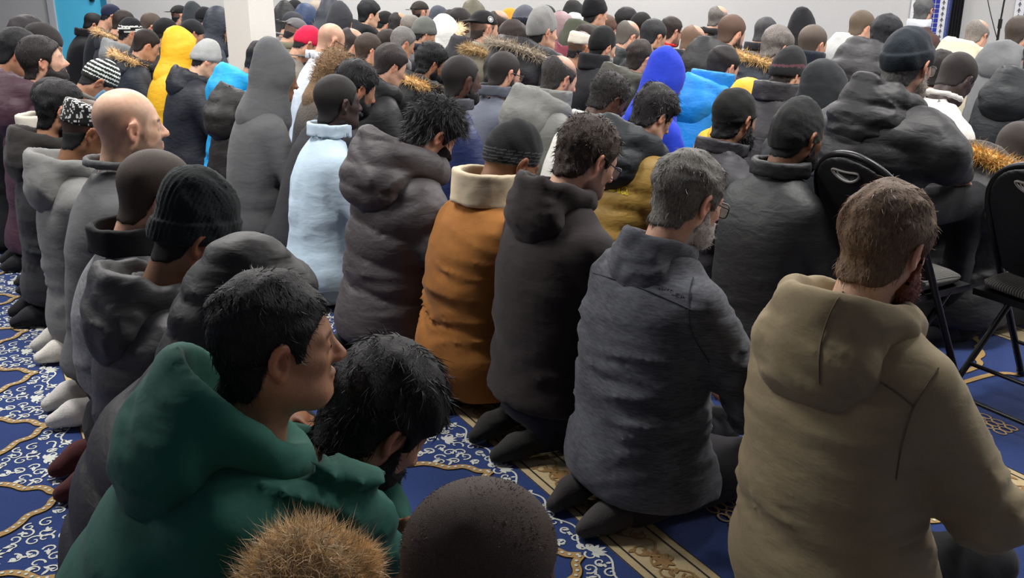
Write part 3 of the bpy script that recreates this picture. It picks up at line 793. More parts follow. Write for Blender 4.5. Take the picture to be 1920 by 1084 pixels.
        if ns:
            rng3 = np.random.RandomState(seed+9)
            B_, Nn = sample_surface(HV, HQ, ns, rng3)
            Qb = toh(B_.astype(np.float32))
            keep = (Qb[:, 2] > hairline(Qb[:, 1])+.004); B_, Nn, Qb = B_[keep], Nn[keep], Qb[keep]; n_ = len(B_)
            crown = np.array([.012, -.062, .105])
            fl = Qb-crown; fl[:, 2] -= .10*sstep(-.02, .06, -Qb[:, 1]); fl = (fl@Rh.T)
            fl -= Nn*np.einsum('ij,ij->i', fl, Nn)[:, None]; fl /= np.linalg.norm(fl, axis=1)[:, None]+1e-6
            nz_ = np.stack([sn(B_.astype(np.float32), 16, so+60+j) for j in range(3)], 1)
            lift, rnd, ln_ = {'short': (.18, .30, .020), 'curly': (.25, .9, .013), 'wavy': (.22, .75, .030), 'spiky': (.75, .45, .036), 'long': (.15, .5, .045), 'afro': (.6, 1.1, .012), 'buzz': (.8, .5, .0042)}[hair]
            dr = fl+Nn*lift+nz_*rnd+rng3.normal(size=(n_, 3))*.18; dr /= np.linalg.norm(dr, axis=1)[:, None]
            bend = -Nn*.35*(lift < .5)+rng3.normal(size=(n_, 3))*(.6 if hair in ('curly', 'afro') else .2)
            SV, SF = strand_mesh(B_-Nn*.002, dr, rng3.uniform(.6, 1.25, n_)*ln_*S, .0007*S if lod == 0 else .001, bend, rng3, mids=2 if lod == 0 and hair != 'buzz' else 1)
            hp.append((SV, SF, np.repeat((rng3.rand(n_) < .4).astype(int)+1, len(SF)//n_)))
            hmats += [strand_mat(hcol), strand_mat(tuple(np.array(hcol)*1.7))]
        link('hair', mk_mesh('hair', hp, hmats), root)
    if beard in ('short', 'full', 'long'):
        tb = max({'short': .005, 'full': .012, 'long': .014}[beard], hh*.6)
        def beard_fn(P):
            Q = toh(P); d, X = head_core(Q, fat)
            e = smin(d-tb-.003*sn(Q, 26, so+71), ell(Q, (0, .062, -.100), (.044, .040, .030)), .015)
            if beard == 'full': e = smin(e, ell(Q, (0, .070, -.118), (.040, .032, .034)), .02)
            if beard == 'long': e = smin(e, cone(Q, (0, .066, -.105), (0, .085, -.185), .042, .018), .02)
            m = Q[:, 2]-beardline(Q[:, 1]); m = np.maximum(m, -(Q[:, 1]+.012))
            lip = norm((Q-np.array([0, .103, -.068], np.float32))/np.array([.021, .03, .010], np.float32))-1
            m = np.maximum(m, -lip*.01); m = np.maximum(m, -(Q[:, 2]+(.21 if beard == 'long' else .150)))
            return smax(e, m*.8, .006)*S
        BV, BQ = surf(beard_fn, Cl-np.array([.11, .14, .25])*S, Cl+np.array([.11, .17, .03])*S, hh)
        bp_ = [(BV, BQ, 0)]; bm_ = [hair_mat(tuple(bc), 'curly')]
        if lod == 0 or (lod == 1 and beard == 'long'):
            r4 = np.random.RandomState(seed+3); B_, Nn = sample_surface(BV, BQ, 1600, r4)
            dr = Nn*.5+np.array([0, .2, -.7])+r4.normal(size=B_.shape)*.4; dr /= np.linalg.norm(dr, axis=1)[:, None]
            SV, SF = strand_mesh(B_-Nn*.002, dr, r4.uniform(.008, .016, len(B_))*S*(1.4 if beard == 'long' else .8), .0007, r4.normal(size=B_.shape)*.4, r4)
            bp_.append((SV, SF, 1)); bm_.append(strand_mat(tuple(bc*1.1)))
        link('beard', mk_mesh('beard', bp_, bm_), root)
    if lidopen:
        for s in (1, -1):
            def eye_fn(P):
                Q = toh(P); d = ell(Q, (s*.031, .0795, -.0045), (.0115, .0122, .0070)); return d*S
            ec = Cl+Rh@np.array([s*.031, .0805, -.0045])*S
            EV, EQ = surf(eye_fn, ec-.018*S, ec+.018*S, .0022)
            qe = toh(EV.astype(np.float32))-np.array([s*.031-.002, .0925, -.004])
            qe[:, 0] -= .0035*s; qe[:, 2] += .001; iris = norm(qe[:, [0, 2]])[EQ].mean(1) < .0072
            link('eye', mk_mesh('eye', [(EV, EQ, iris.astype(int))], [flat_mat('eye_white', c(205, 198, 192), .2), flat_mat('iris', c(28, 18, 14), .12)]), root)
    # ------------------------------------------------ headgear
    if hat in ('beanie', 'kufi', 'cap'):
        nr_ = ribs if ribs is not None else (64 if kind else 64)
        def hat_fn(P):
            Q = toh(P); Q = Q-np.array([0, 0, hatz], np.float32)
            b = (-.012+.40*Q[:, 1])-Q[:, 2]
            if hat == 'beanie':
                e = ell(Q, (0, -.014, .022), (.0835, .1055, .098+tall))
                if slouch: e = smin(e, ell(Q, (0, -.052-slouch*.4, .085+slouch*.3), (.062, .06, .05+slouch*.5)), .05)
                e = e-.0030*sn(Q, 9, so+81)
                an = np.arctan2(Q[:, 0], Q[:, 1]+.014)
                if lod < 2 and nr_: e = e-.0016*np.sin(an*nr_)
                d = smax(e, b*.93, .006)
                if cuff: d = smin(d, smax(e-.0065, np.maximum(b, -(b+cuff))*.93, .007), .003)
            elif hat == 'kufi':
                e = ell(Q, (0, -.014, .02), (.083, .105, .115)); b2 = (.018+.12*Q[:, 1])-Q[:, 2]
                rad = (np.sqrt((Q[:, 0]/.083)**2+((Q[:, 1]+.014)/.104)**2)-1)*.083
                d = smax(smax(rad, Q[:, 2]-(.098+tall), .012), b2, .005)
            else:
                e = ell(Q, (0, -.014, .022), (.083, .106, .094)); b2 = (.022+.10*Q[:, 1])-Q[:, 2]
                d = smax(e, b2, .005)
                g = Q.copy();
                if brim < 0: g[:, 1] = -.028-g[:, 1]
                br = np.sqrt((g[:, 0]/.080)**2+((g[:, 1]-.085)/.085)**2)-1
                sl = g[:, 2]-(.030-.22*(g[:, 1]-.08)*(1 if brim >= 0 else 1.6)-2.2*g[:, 0]**2)
                bb = smax(br*.08, np.abs(sl)-.0045, .004); bb = np.maximum(bb, .06-g[:, 1])
                d = smin(d, bb, .006)
            return d*S
        hz0 = np.array([0, 0, hatz])*S
        WV, WQ = surf(hat_fn, Cl+hz0-np.array([.15, .22, .14])*S, Cl+hz0+np.array([.15, .22, .17+tall+slouch])*S, hh)
        wm = [cloth(hatcol, 'knit' if hat == 'beanie' else 'plain')]; wi = 0
        if hat == 'beanie' and trim is not None:
            wm.append(cloth(trim[1], 'knit')); qq = toh(WV[WQ].mean(1).astype(np.float32))-np.array([0, 0, hatz]); bb = qq[:, 2]-(-.012+.40*qq[:, 1])
            an_ = np.arctan2(qq[:, 0], qq[:, 1]+.014)
            wi = trim[0](bb, an_).astype(int)
        if hat == 'kufi' and trim is not None:
            wm.append(cloth(trim[1], 'plain')); qq = toh(WV[WQ].mean(1).astype(np.float32)); wi = trim[0](qq[:, 2], np.arctan2(qq[:, 0], qq[:, 1]+.014)).astype(int)
        ho = link({'kufi': 'kufi_cap', 'cap': 'baseball_cap'}.get(hat, 'beanie'), mk_mesh('hat', [(WV, WQ, wi)], wm), root)
        if badge:
            a = np.linspace(0, 2*np.pi, 20, endpoint=False)
            bc_ = Cl+Rh@np.array([.082, -.01, .058])*S; ex, ey, en = Rh@np.array([0, 1, 0]), Rh@np.array([-.35, 0, .94]), Rh@np.array([.94, 0, .35])
            for nm, r0, r1, cc2 in (('badge_ring', .017, .021, c(200, 200, 198)), ('badge_mark', .0, .012, c(165, 165, 165))):
                Vb = np.concatenate([bc_+en*.004+(np.cos(a)[:, None]*ex+np.sin(a)[:, None]*ey)*r*S for r in (r0, r1)])
                Fb = np.array([(k, (k+1) % 20, 20+(k+1) % 20, 20+k) for k in range(20)])
                link(nm, mk_mesh(nm, [(Vb, Fb, 0)], [flat_mat('badge', cc2)], smooth=False), ho)
    if mask is not None:
        def mask_fn(P):
            Q = toh(P); d, X = head_core(Q); d = smin(d, cone(Q, (0, .09, .0), (0, .112, -.034), .008, .012), .02)
            m = np.maximum(np.maximum(Q[:, 2]+.018, -(Q[:, 2]+.125)), .035-Q[:, 1])
            return smax(d-.007, m, .004)*S
        MV, MQ = surf(mask_fn, Cl-np.array([.1, .12, .15])*S, Cl+np.array([.1, .15, .03])*S, hh)
        link('face_mask', mk_mesh('face_mask', [(MV, MQ, 0)], [cloth(mask, 'cotton')]), root)
    if glasses is not None:
        gm = flat_mat('glasses_%d' % (1000*sum(glasses)), glasses, .3); fr = []; le = []
        for s in (1, -1):
            a = np.linspace(0, 2*np.pi, 18, endpoint=False)
            r_ = np.stack([s*.034+.026*np.sign(np.cos(a))*np.abs(np.cos(a))**.6, .108-.12*np.abs(.034+.026*np.cos(a)*1)*0-.010*np.abs(np.cos(a)*.5+.5), -.010+.0195*np.sign(np.sin(a))*np.abs(np.sin(a))**.6], 1)
            if s < 0: r_[:, 1] = .108-.010*np.abs(-np.cos(a)*.5+.5)
            fr.append((r_, True)); le.append(r_)
            fr.append((np.array([(s*.060, .098, -.002), (s*.071, .07, -.001), (s*.082, .0, .004), (s*.083, -.012, -.004)]), False))
        fr.append((np.array([(-.009, .108, -.004), (0, .112, -.001), (.009, .108, -.004)]), False))
        gp = []
        for pts, cl_ in fr: gp += tube_parts(Cl+(pts@Rh.T)*S, .0020*S if near else .0028, n=5, closed=cl_)
        go = link('glasses', mk_mesh('glasses', gp, [gm]), root)
        for r_ in le:
            P_ = Cl+(r_@Rh.T)*S
            link('lens', mk_mesh('lens', [(np.vstack([P_, P_.mean(0)]), np.array([(k, (k+1) % 18, 18) for k in range(18)]), 0)], [lens_mat()], smooth=False), go)
    # ------------------------------------------------ hands, in the body mesh
    join = []
    if hands and D < 6:
        for k in (0, 1):
            e, w = [np.asarray(v, float) for v in arms[k]]; s = (1, -1)[k]
            d_ = w-e; d_ /= np.linalg.norm(d_)
            if not custom: d_ = d_*.6+np.array([-s*.15, .5, -.18])
            sd = np.cross(d_, (0, 0, 1.))*(-s)
            if custom: sd = np.array([0, .2, 1.])
            d_ /= np.linalg.norm(d_); sd -= d_*(sd@d_); nrm = np.cross(sd, d_)*s; nrm = nrm if (nrm[2] > 0 or custom) else -nrm
            V2, Q2 = hand_parts(w+d_*.015, d_, sd, nrm, S, .55 if not custom else .7, (.006, .009, .012, .014)[lod])
            parts.append((V2, Q2, 0)); cols.append(np.tile(skc*np.array([1.05, .95, .93]), (len(V2), 1)))
            inner = np.array([Nb-u*.03, Nb-u*.08+(sh[k]-Nb)*.4, sh[k], e, w+d_*.01]); tv, tq, tt = tube(inner, np.array([.03, .035, .034, .028, .022])*S, n=6)
            parts.append((tv, tq, 0)); cols.append(np.tile(skc, (len(tv), 1)))
            join.append((V2, tv))
    if join:                                      # head, arms and hands are one connected surface under the clothes
        offs = np.cumsum([0]+[len(p[0]) for p in parts]); T3 = []; allv = np.concatenate([p[0] for p in parts])
        for k in range(len(join)):
            oh, ot = offs[1+2*k], offs[2+2*k]; tv = join[k][1]; hv = join[k][0]
            i0 = int(np.argmin(norm(V-tv[0]))); T3.append((i0, ot, ot+1))
            j0 = int(np.argmin(norm(hv-tv[-3]))); T3.append((oh+j0, ot+len(tv)-3, ot+len(tv)-4))
        parts = [(allv, np.concatenate([p[1]+o for p, o in zip(parts, offs)]), 0)]; link_t = np.array(T3)
        Fq = parts[0][1]; parts[0] = (allv, np.concatenate([Fq, np.c_[link_t, link_t[:, 2]]]), 0)
    bo = link('body', mk_mesh('body', parts, [skin_mat()], cols=np.concatenate(cols)), root)
    # ------------------------------------------------ legs and feet
    if legs:
        tm = cloth(trouser, 'plain'); y0 = Pv[1]; lr = max(ht*1.8, .024)
        if seat: K = [((s*.10*S, y0+.02, pz+.0), (s*.13*S, y0+.44*S, pz+.01), (s*.12*S, y0+.42*S, .09)) for s in (1, -1)]
        else: K = [((s*.09*S, y0+.02, .17*S), (s*.135*S, y0+.40*S, .085*S), (s*.105*S, y0-.10*S, .060*S)) for s in (1, -1)]
        def leg_fn(P):
            d = ell(P, (0, y0-.02*S, pz), (.175*S*bulk, .15*S, .12*S))
            for a, b, e in K:
                d = smin(d, smin(cone(P, a, b, .086*S, .064*S), cone(P, b, e, .060*S, .045*S), .02), .03)
            return smax(d-.008*(1-np.abs(sn(P, 5, so+91))), .004-P[:, 2], .004)
        LV, LQ = surf(leg_fn, (-.30*S, y0-.24*S, .0), (.30*S, y0+.54*S, pz+.16*S), lr)
        link('trousers', mk_mesh('trousers', [(LV, LQ, 0)], [tm]), root)
        sm = cloth(sock, 'knit')
        for s in (1, -1):
            if seat: a, b, e = (s*.12*S, y0+.40*S, .06), (s*.13*S, y0+.52*S, .04), (s*.13*S, y0+.58*S, .03)
            else: a, b, e = (s*.10*S, y0-.10*S, .060*S), (s*.085*S, y0-.19*S, .050*S), (s*.075*S, y0-.255*S, .030*S)
            def foot_fn(P):
                d = smin(cone(P, a, b, .043*S, .042*S), cone(P, b, e, .042*S, .026*S), .02)
                return smax(d-.002*sn(P, 12, so+95), .003-P[:, 2], .004)
            A3 = np.array([a, b, e]); FV, FQ = surf(foot_fn, A3.min(0)-.06*S, A3.max(0)+.06*S, max(hh*1.8, .013))
            link('sock', mk_mesh('sock', [(FV, FQ, 0)], [sm]), root)
    info = dict(root=root, top_fn=top_fn, Pv=Pv, Nb=Nb, u=u, nf=nf, L=Ls, Cl=Cl, Rh=Rh, S=S, jacket=to, hood_fn=(hood_fn if hood else None), f=f, rr=rr, org=org, toh=toh, D=D)
    return info
def lens_mat():
    if 'lens' in _M: return _M['lens']
    m, t, b = nt('lens')
    b.inputs['Base Color'].default_value = (.9, .93, .95, 1); b.inputs['Roughness'].default_value = .05; b.inputs['Alpha'].default_value = .22
    _M['lens'] = m; return m

SPEC = []
def W(x, y, label, **kw): SPEC.append((x, y, label, kw))
def settle():
    """people on one carpet keep clear of each other: slide them along their lines of sight"""
    n = len(SPEC); rays = np.array([ray(x, y) for x, y, l, k in SPEC])/FPX; d0 = np.zeros(n); ln = np.zeros(n); stiff = np.zeros(n)
    for i, (x, y, l, k) in enumerate(SPEC):
        C = at(x, y, k['dep']) if k.get('dep') else at_c(x, y, ROW0+ROWD*k['row']+k.get('dc', .31)) if 'row' in k else at_z(x, y, k.get('h', .92))
        d0[i] = depth(C); ln[i] = k.get('lean', .10)+.06; stiff[i] = 1.0+40*k.get('fix', 0)
    d = d0.copy(); lim = np.array([depth(np.r_[wpt(min(max(x, 0), 1919)), 0.]) for x, y, l, k in SPEC])
    for i, (x, y, l, k) in enumerate(SPEC):
        r_ = rays[i]; wp = wpt(x)-wn*0; kk = np.dot(wp-0, -wn)/np.dot(r_[:2], -wn); lim[i] = kk*1.0-.55/abs(np.dot(r_[:2], wn))
    pc3 = np.array([pc[0], pc[1], 0]); pcv = np.array([pc3@F2, pc3@R2])
    def pos(dd):
        P = EYE+rays*dd[:, None]; return np.stack([P@F2-ln, P@R2], 1), P[:, 2]
    for it in range(500):
        p, z = pos(d); e = .01
        qa, za = pos(d+e); qb, zb = pos(d-e); I = np.eye(n, dtype=bool)
        def cc(q, z_, dd):
            D_ = q[:, None]-p[None]; m = np.sqrt((D_[..., 0]/.66)**2+(D_[..., 1]/.47)**2); m[I] = 9
            c_ = (np.clip(1-m, 0, 1)**2).sum(1)*6
            mp = np.sqrt((((q-pcv)/np.array([.62, .55]))**2).sum(1)); c_ = c_+np.clip(1-mp, 0, 1)**2*20
            return c_+stiff*(((dd-d0)/d0/.06)**2)*.035+np.clip(np.abs(z_-.95)-.09, 0, 1)**2*60+np.clip(dd-lim, 0, 9)**2*80
        g = (cc(qa, za, d+e)-cc(qb, zb, d-e))/(2*e)
        d = d-np.clip(.03*g, -.04, .04)*(1-it/520)
    return d0, d
def build_people():
    d0, d = settle()
    for i, (x, y, label, kw) in enumerate(SPEC):
        kw = dict(kw); kw['dep'] = float(d[i]); kw['S'] = kw.get('S', 1.)*float(np.clip(d[i]/d0[i], .92, 1.09)); kw.pop('row', None)
        r = person(x, y, label, **kw)
        if kw.get('key'): info[kw['key']] = r
# ---------------------------------------------------------------- the people, nearest rows first
K_ = lambda v: c(v, v, v+2)
DK, CH, NV = c(33, 33, 36), c(58, 57, 60), c(34, 40, 54)
STRIPES = (lambda b, a: (np.abs(b-.052) < .006) | (np.abs(b-.030) < .006) | (np.abs(b-.074) < .006), c(210, 212, 206))
info = {}
# front row, left half of the picture
W(1662, 452, 'brown-haired man with ginger beard in olive khaki parka with hood down', row=1, dc=.36, lean=-.03, fix=1, skin='pale', hair='short', hcol=c(104, 82, 62), thick=.018, strands=6500, top='parka', kind='plain', col=c(138, 124, 96), hood='down', hoodS=1.06, beard='full', bcol=c(104, 54, 32), pitch=16, hyaw=-6, hem=.02, bulk=1.08, sock=c(60, 60, 64), foldk=.8, key='olive')
W(1292, 368, 'grey-haired man with glasses and white beard in heather grey zip jacket', row=1, dc=.33, lean=.03, fix=1, skin='light', hair='short', hcol=c(98, 95, 90), strands=6500, thick=.012, top='heather', col=c(82, 84, 90), hood='down', hoodS=.74, hoodz=.02, glasses=c(40, 42, 46), beard='short', bcol=c(170, 164, 158), pitch=20, bulk=1.12, hem=.10, foldk=1.5, trouser=c(52, 50, 54), sock=c(70, 66, 66), key='grey')
W(1103, 292, 'man with curly dark hair and blue-framed glasses in dark brown hoodie', row=1, dc=.34, lean=.02, fix=.3, skin='light', hair='curly', hcol=c(58, 48, 42), thick=.011, strands=7000, top='sweat', col=c(50, 42, 42), hood='down', hoodS=.90, hoodz=.035, glasses=c(34, 44, 66), beard='stubble', pitch=30, bulk=1.12, trouser=c(30, 36, 56), sock=c(50, 50, 48), foldk=.8, key='brown')
W(962, 300, 'person in tan brown suede jacket with fleece collar and dark knit beanie', row=1, dc=.28, lod=0, lean=.05, fix=.1, skin='brown', hat='beanie', hatcol=c(36, 38, 40), tall=.022, cuff=0, ribs=0, hair=None, trim=(lambda b, a: (b < .055) & (np.sin(b*6.28/.0125) > .35), c(78, 82, 84)), top='fleece', col=c(142, 92, 42), collar=(.075, c(186, 172, 146)), hoodS=1.15, pitch=32, hem=.05, bulk=1.04, trouser=c(24, 30, 46), sock=c(30, 36, 52), foldk=1.4, key='suede')
W(812, 250, 'young man with spiky black hair and black mask in charcoal quilted puffer', dep=3.75, fix=.2, lod=0, lean=.08, skin='light', hair='spiky', hcol=c(26, 26, 28), strands=6500, top='bigpuffer', col=c(74, 69, 71), hood='down', hoodS=1.2, hoodz=.04, mask=c(26, 26, 30), pitch=42, hem=.10, bulk=1.0, sock=c(46, 48, 52), key='spiky')
W(634, 190, 'slim dark-skinned young man in pale blue button shirt and white socks', dep=4.35, fix=.5, lean=.06, skin='deep', hair='buzz', hcol=c(30, 27, 27), thick=.007, top='shirt', col=c(176, 196, 210), collar=(.05, c(182, 200, 214)), hoodS=.95, pitch=6, hyaw=-8, bulk=.93, hem=.10, sock=c(205, 203, 196), trouser=c(150, 165, 175), foldk=.6, key='lblue')
W(668, 163, 'bearded man with thick black hair in plain black sweater behind blue shirt', dep=4.68, fix=.4, lean=.22, skin='tan', hair='wavy', thick=.013, strands=3000, beard='short', top='sweat', col=c(46, 47, 52), pitch=26, hyaw=-4, bulk=1.05, sock=c(38, 44, 60))
W(520, 142, 'person in charcoal grey hoodie with the hood pulled up, white socks', dep=5.0, fix=.4, lean=.08, hood='up', tall=.04, top='sweat', col=c(92, 93, 95), pitch=18, bulk=1.03, key='ghood', sock=c(205, 202, 192), trouser=c(70, 70, 74), skin='brown', hair=None)
W(500, 152, 'person in black puffer jacket with hood down beside the grey hoodie', lean=.12, dep=5.5, fix=.4, top='puffer', col=c(44, 43, 42), hood='down', hoodS=1.25, skin='brown', hair='buzz', pitch=30)
W(492, 114, 'person in bright cyan blue ski jacket in front of white pillar', lean=.15, dep=6.1, fix=.2, top='parka', col=c(0, 150, 214), hood='down', hoodcol=c(10, 150, 210), hoodS=1.2, skin='tan', pitch=34)
W(387, 112, 'man in pale grey beanie and black quilted jacket with head bowed', row=1, dc=.30, lean=.10, skin='pale', hat='beanie', hatcol=c(150, 152, 150), tall=.04, hair='buzz', top='finepuffer', col=c(36, 39, 48), hood='down', pitch=32, bulk=1.08, ribs=48)
W(342, 93, 'person in bright yellow puffer jacket with the hood up', row=1, dc=.20, lean=.08, hood='up', top='puffer', col=c(226, 172, 30), pitch=16, bulk=1.02, skin='olive', hair=None, tall=.02)
# back row, left edge
W(516, 636, 'boy with short black hair in dark green hoodie leaning on a man', dep=1.42, S=.86, yaw=6, hyaw=1, pitch=6, lean=.27, bow=.02, skin=c(156, 112, 84), hair='short', hcol=c(24, 23, 24), thick=.010, strands=6500, top='sweat', col=c(32, 94, 80), hood='down', hoodS=1.06, hoodz=.012, hoodopen=1.08, lidopen=True, nolow=True, hem=.30, bulk=1.02, legs=True, pel=(0, -.02, .38),
    arms=[(at(645, 930, 1.40), at(722, 1038, 1.50)), (at(690, 880, 1.78), at(735, 985, 1.62))], trouser=c(40, 42, 48), foldk=1.4, key='boy', fix=1)
W(712, 785, 'man with thick black wavy hair bowing under the boy in green', dep=1.66, fix=1, S=.97, yaw=-4, hyaw=-2, pitch=44, lean=.34, skin='tan', hair='wavy', hcol=c(25, 24, 25), thick=.022, strands=7000, beard='short', top='sweat', col=c(36, 38, 46), bulk=.95, hands=False, key='father')
W(902, 1072, 'dark-skinned man with short cropped hair at the bottom edge', dep=1.18, fix=1, pitch=26, lean=.12, skin='dark', hair='buzz', hcol=c(64, 51, 44), thick=.004, strands=14000, top='sweat', col=c(50, 50, 54))
W(586, 1112, 'child in hooded coat with tan fur ruff at the bottom edge', dep=1.2, fix=1, S=.5, pitch=30, lean=.10, furhood=16000, hoodcol=c(150, 126, 94), hood='furup', furcol=c(234, 205, 161), top='parka', col=c(176, 170, 168), skin='tan', hair=None, legs=False, hands=False, key='furchild')
W(482, 608, 'large person in black quilted puffer with hood up behind the boy', dep=1.92, fix=1, pitch=34, lean=.15, hood='up', top='bigpuffer', col=c(40, 39, 38), bulk=1.22, skin='brown', hair=None, hem=.04, foldk=1.2, key='bigblack')
W(370, 440, 'man in chunky black ribbed beanie and charcoal hooded jacket', row=0, dc=.30, fix=.2, lean=.02, skin='brown', hat='beanie', hatcol=c(32, 38, 40), tall=.040, slouch=.030, cuff=.062, hair='buzz', top='parka', col=c(66, 65, 66), hood='down', hoodS=1.0, pitch=30, bulk=1.0, ribs=46, trouser=c(90, 92, 96))
W(297, 364, 'man with dark buzz cut and glasses in heather grey sweater, black collar', row=0, dc=.26, lean=.02, skin='light', hair='buzz', hcol=c(60, 50, 42), thick=.006, glasses=c(22, 22, 24), top='heather', col=c(106, 107, 110), collar=(.055, c(30, 30, 33)), hoodS=1.05, pitch=22, bulk=1.02, hem=.32, sock=c(86, 40, 42))
W(242, 233, 'bald man with stubble in plain grey sweatshirt looking ahead', row=0, dc=.30, lean=.06, skin='pale', hair='bald', beard='stubble', bcol=c(60, 48, 42), top='sweat', col=c(86, 87, 88), pitch=4, hyaw=-3, bulk=1.0, sock=c(200, 196, 190), S=1.03)
W(170, 244, 'man in black and white patterned cap and light grey hoodie', dep=3.72, fix=.2, lean=-.03, skin='brown', hat='kufi', hatcol=c(34, 34, 36), trim=(lambda z, a: np.sin(a*30+np.sin(z*260)*1.6)*np.sin(z*230+np.cos(a*15)*1.5) > .35, c(190, 190, 188)), hair='buzz', top='sweat', col=c(112, 112, 110), hood='down', hoodS=.98, pitch=22, sock=c(214, 210, 200), hem=.08)
W(116, 203, 'man with black hair and beard in black sweater beside patterned cap', dep=4.15, fix=.2, lean=.0, skin='tan', hair='short', strands=3000, beard='full', top='sweat', col=c(44, 46, 50), hood='down', hoodcol=c(50, 46, 44), pitch=12, bulk=1.05, trouser=c(46, 38, 38), hem=.10)
W(106, 192, 'person in pale sage grey fleece with fuzzy cream collar', lean=-.02, dep=4.75, skin='olive', hair='short', top='fleece', col=c(140, 143, 136), collar=(.08, c(196, 190, 176)), hoodS=1.1, pitch=14, hem=.06)
W(80, 112, 'bearded man looking up in maroon down jacket with padded collar', dep=5.0, skin='light', hair='short', hcol=c(40, 36, 36), thick=.014, strands=2500, beard='full', top='puffer', col=c(78, 50, 62), hood='down', hoodS=1.25, pitch=-2, hyaw=2, lean=.05)
W(82, 84, 'person in dark brown knit cap just behind the maroon jacket', dep=5.45, hat='beanie', hatcol=c(52, 48, 48), hair='buzz', top='sweat', col=c(40, 40, 44), pitch=28, skin='olive', cuff=0)
W(52, 72, 'person with tousled dark hair in pale blue shirt at far left', dep=5.95, hair='wavy', hcol=c(44, 40, 42), top='shirt', col=c(176, 200, 222), collar=(.05, c(220, 224, 226)), pitch=28, skin='olive')
W(34, 98, 'person with black curly hair and dark coat at the left edge', dep=5.2, hair='curly', hcol=c(28, 28, 30), top='coat', col=c(40, 42, 46), pitch=28, skin='tan', lean=.04)
W(-12, 92, 'person in dark navy jacket half outside the left edge', dep=6.6, top='parka', col=c(40, 48, 62), hood='down', pitch=24, skin='olive')
W(187, 152, 'bowing man in striped knit cap, blue face mask and grey hoodie', dep=5.8, lod=1, lean=.30, pitch=52, skin='tan', hat='beanie', hatcol=c(40, 38, 38), tall=.02, cuff=0, trim=(lambda b, a: (np.sin(b*6.28/.026) > .25) & (b > .03), c(196, 204, 198)), hair='buzz', mask=c(120, 160, 190), top='sweat', col=c(112, 110, 104), ribs=0)
# second row
W(1702, 118, 'man in navy folded beanie and black puffer sitting on folding chair', dep=3.55, lod=0, fix=1, seat=.44, lean=.07, skin='light', hat='beanie', hatcol=c(38, 46, 54), tall=.012, cuff=.068, ribs=0, hair='short', hcol=GRY, glasses=c(60, 58, 56), beard='short', bcol=c(160, 150, 140), top='bigpuffer', col=c(42, 42, 44), hood='down', hoodS=1.02, pitch=14, hyaw=-6, bulk=1.02, hem=.38, trouser=c(36, 36, 40), key='chairman')
W(1496, 252, 'dark-skinned man in tall ribbed black beanie and black bomber jacket', dep=3.5, fix=1, lean=.04, skin='brown', hat='beanie', hatcol=c(44, 46, 46), tall=.038, hatz=-.02, cuff=0, ribs=58, hair='buzz', beard='short', bcol=c(30, 27, 26), top='bomber', col=c(50, 52, 53), collar=(.045, None), pitch=16, bulk=.95)
W(1378, 222, 'man with long black beard and black skullcap in dark grey puffer', row=2, dc=.36, lean=.12, skin='tan', hat='beanie', hatcol=c(36, 37, 37), cuff=.02, ribs=0, hatz=.008, hair='curly', thick=.016, hcol=BLK, beard='long', top='bigpuffer', col=c(58, 57, 63), pitch=14, hyaw=-4, bulk=1.06, foldk=.7)
W(1226, 214, 'man with wavy black hair in mustard and black puffer jacket', row=2, dc=.30, lean=.12, skin='light', hair='wavy', thick=.018, strands=4500, hcol=c(34, 32, 33), top='puffer', col=c(140, 112, 52), hood='down', hoodcol=c(44, 49, 54), hoodS=1.3, pitch=34, split=(lambda P, t: (t > .72) & (np.abs(P[:, 0]) < .16), c(48, 53, 58)), bulk=1.04, key='mustard')
W(1142, 184, 'dark-skinned man with curly black hair in white sweatshirt, head bowed', row=2, dc=.34, lean=.16, skin='dark', hair='afro', thick=.012, hcol=c(34, 31, 31), strands=4000, top='sweat', col=c(206, 204, 196), pitch=36, bulk=.98)
W(1050, 146, 'balding man with grey sideburns in crinkled grey hooded parka', row=2, dc=.33, lean=.10, skin='light', hair='curly', thick=.008, hcol=c(52, 49, 48), bald='crown', strands=3000, beard='stubble', top='parka', col=c(112, 113, 108), hood='down', hoodS=1.2, collar=(.06, None), pitch=24, bulk=1.04, foldk=1.4)
W(946, 136, 'young man with dark fade, glasses and beard in slate blue sweater', row=2, dc=.27, lean=.06, skin='light', hair='buzz', hcol=c(42, 38, 37), thick=.006, glasses=c(22, 22, 24), beard='short', top='sweat', col=c(94, 98, 110), collar=(.05, c(86, 90, 100)), pitch=16, hyaw=-4, bulk=1.06)
W(866, 148, 'dark-skinned man with short hair in royal navy satin jacket', row=2, dc=.20, lean=.05, dep=5.0, skin='dark', hair='buzz', hcol=c(34, 30, 30), beard='short', top='bomber', col=c(36, 50, 98), collar=(.05, c(70, 72, 80)), pitch=8, hyaw=-4)
W(808, 118, 'black-haired man in black parka with long tan fur hood trim', row=2, dc=.30, lean=.07, skin='tan', hair='wavy', hcol=c(26, 26, 28), strands=3000, beard='short', top='parka', col=c(38, 38, 42), hood='fur', hoodS=1.35, furcol=c(223, 186, 127), pitch=22)
W(733, 122, 'dark brown-haired person in black quilted puffer beside the fur trim', row=2, dc=.20, lean=.07, dep=5.9, skin='light', hair='short', hcol=c(46, 40, 40), thick=.014, top='finepuffer', col=c(40, 40, 43), hood='down', hoodS=1.2, pitch=30)
W(692, 94, 'young man with brown hair in cream corduroy coat', row=2, dc=.20, lean=.07, skin='light', hair='short', hcol=c(58, 48, 42), thick=.012, top='parka', col=c(190, 180, 152), hood='down', hoodcol=c(198, 188, 158), pitch=14, kind='wool')
W(632, 136, 'person in coat with brown fur hood pulled up beside black hair', dep=5.9, S=.85, furhood=3500, hood='furup', furcol=c(141, 111, 79), hoodcol=c(120, 96, 72), kind='furry', top='parka', col=c(96, 88, 80), pitch=34, hair=None, skin='olive', h=.88)
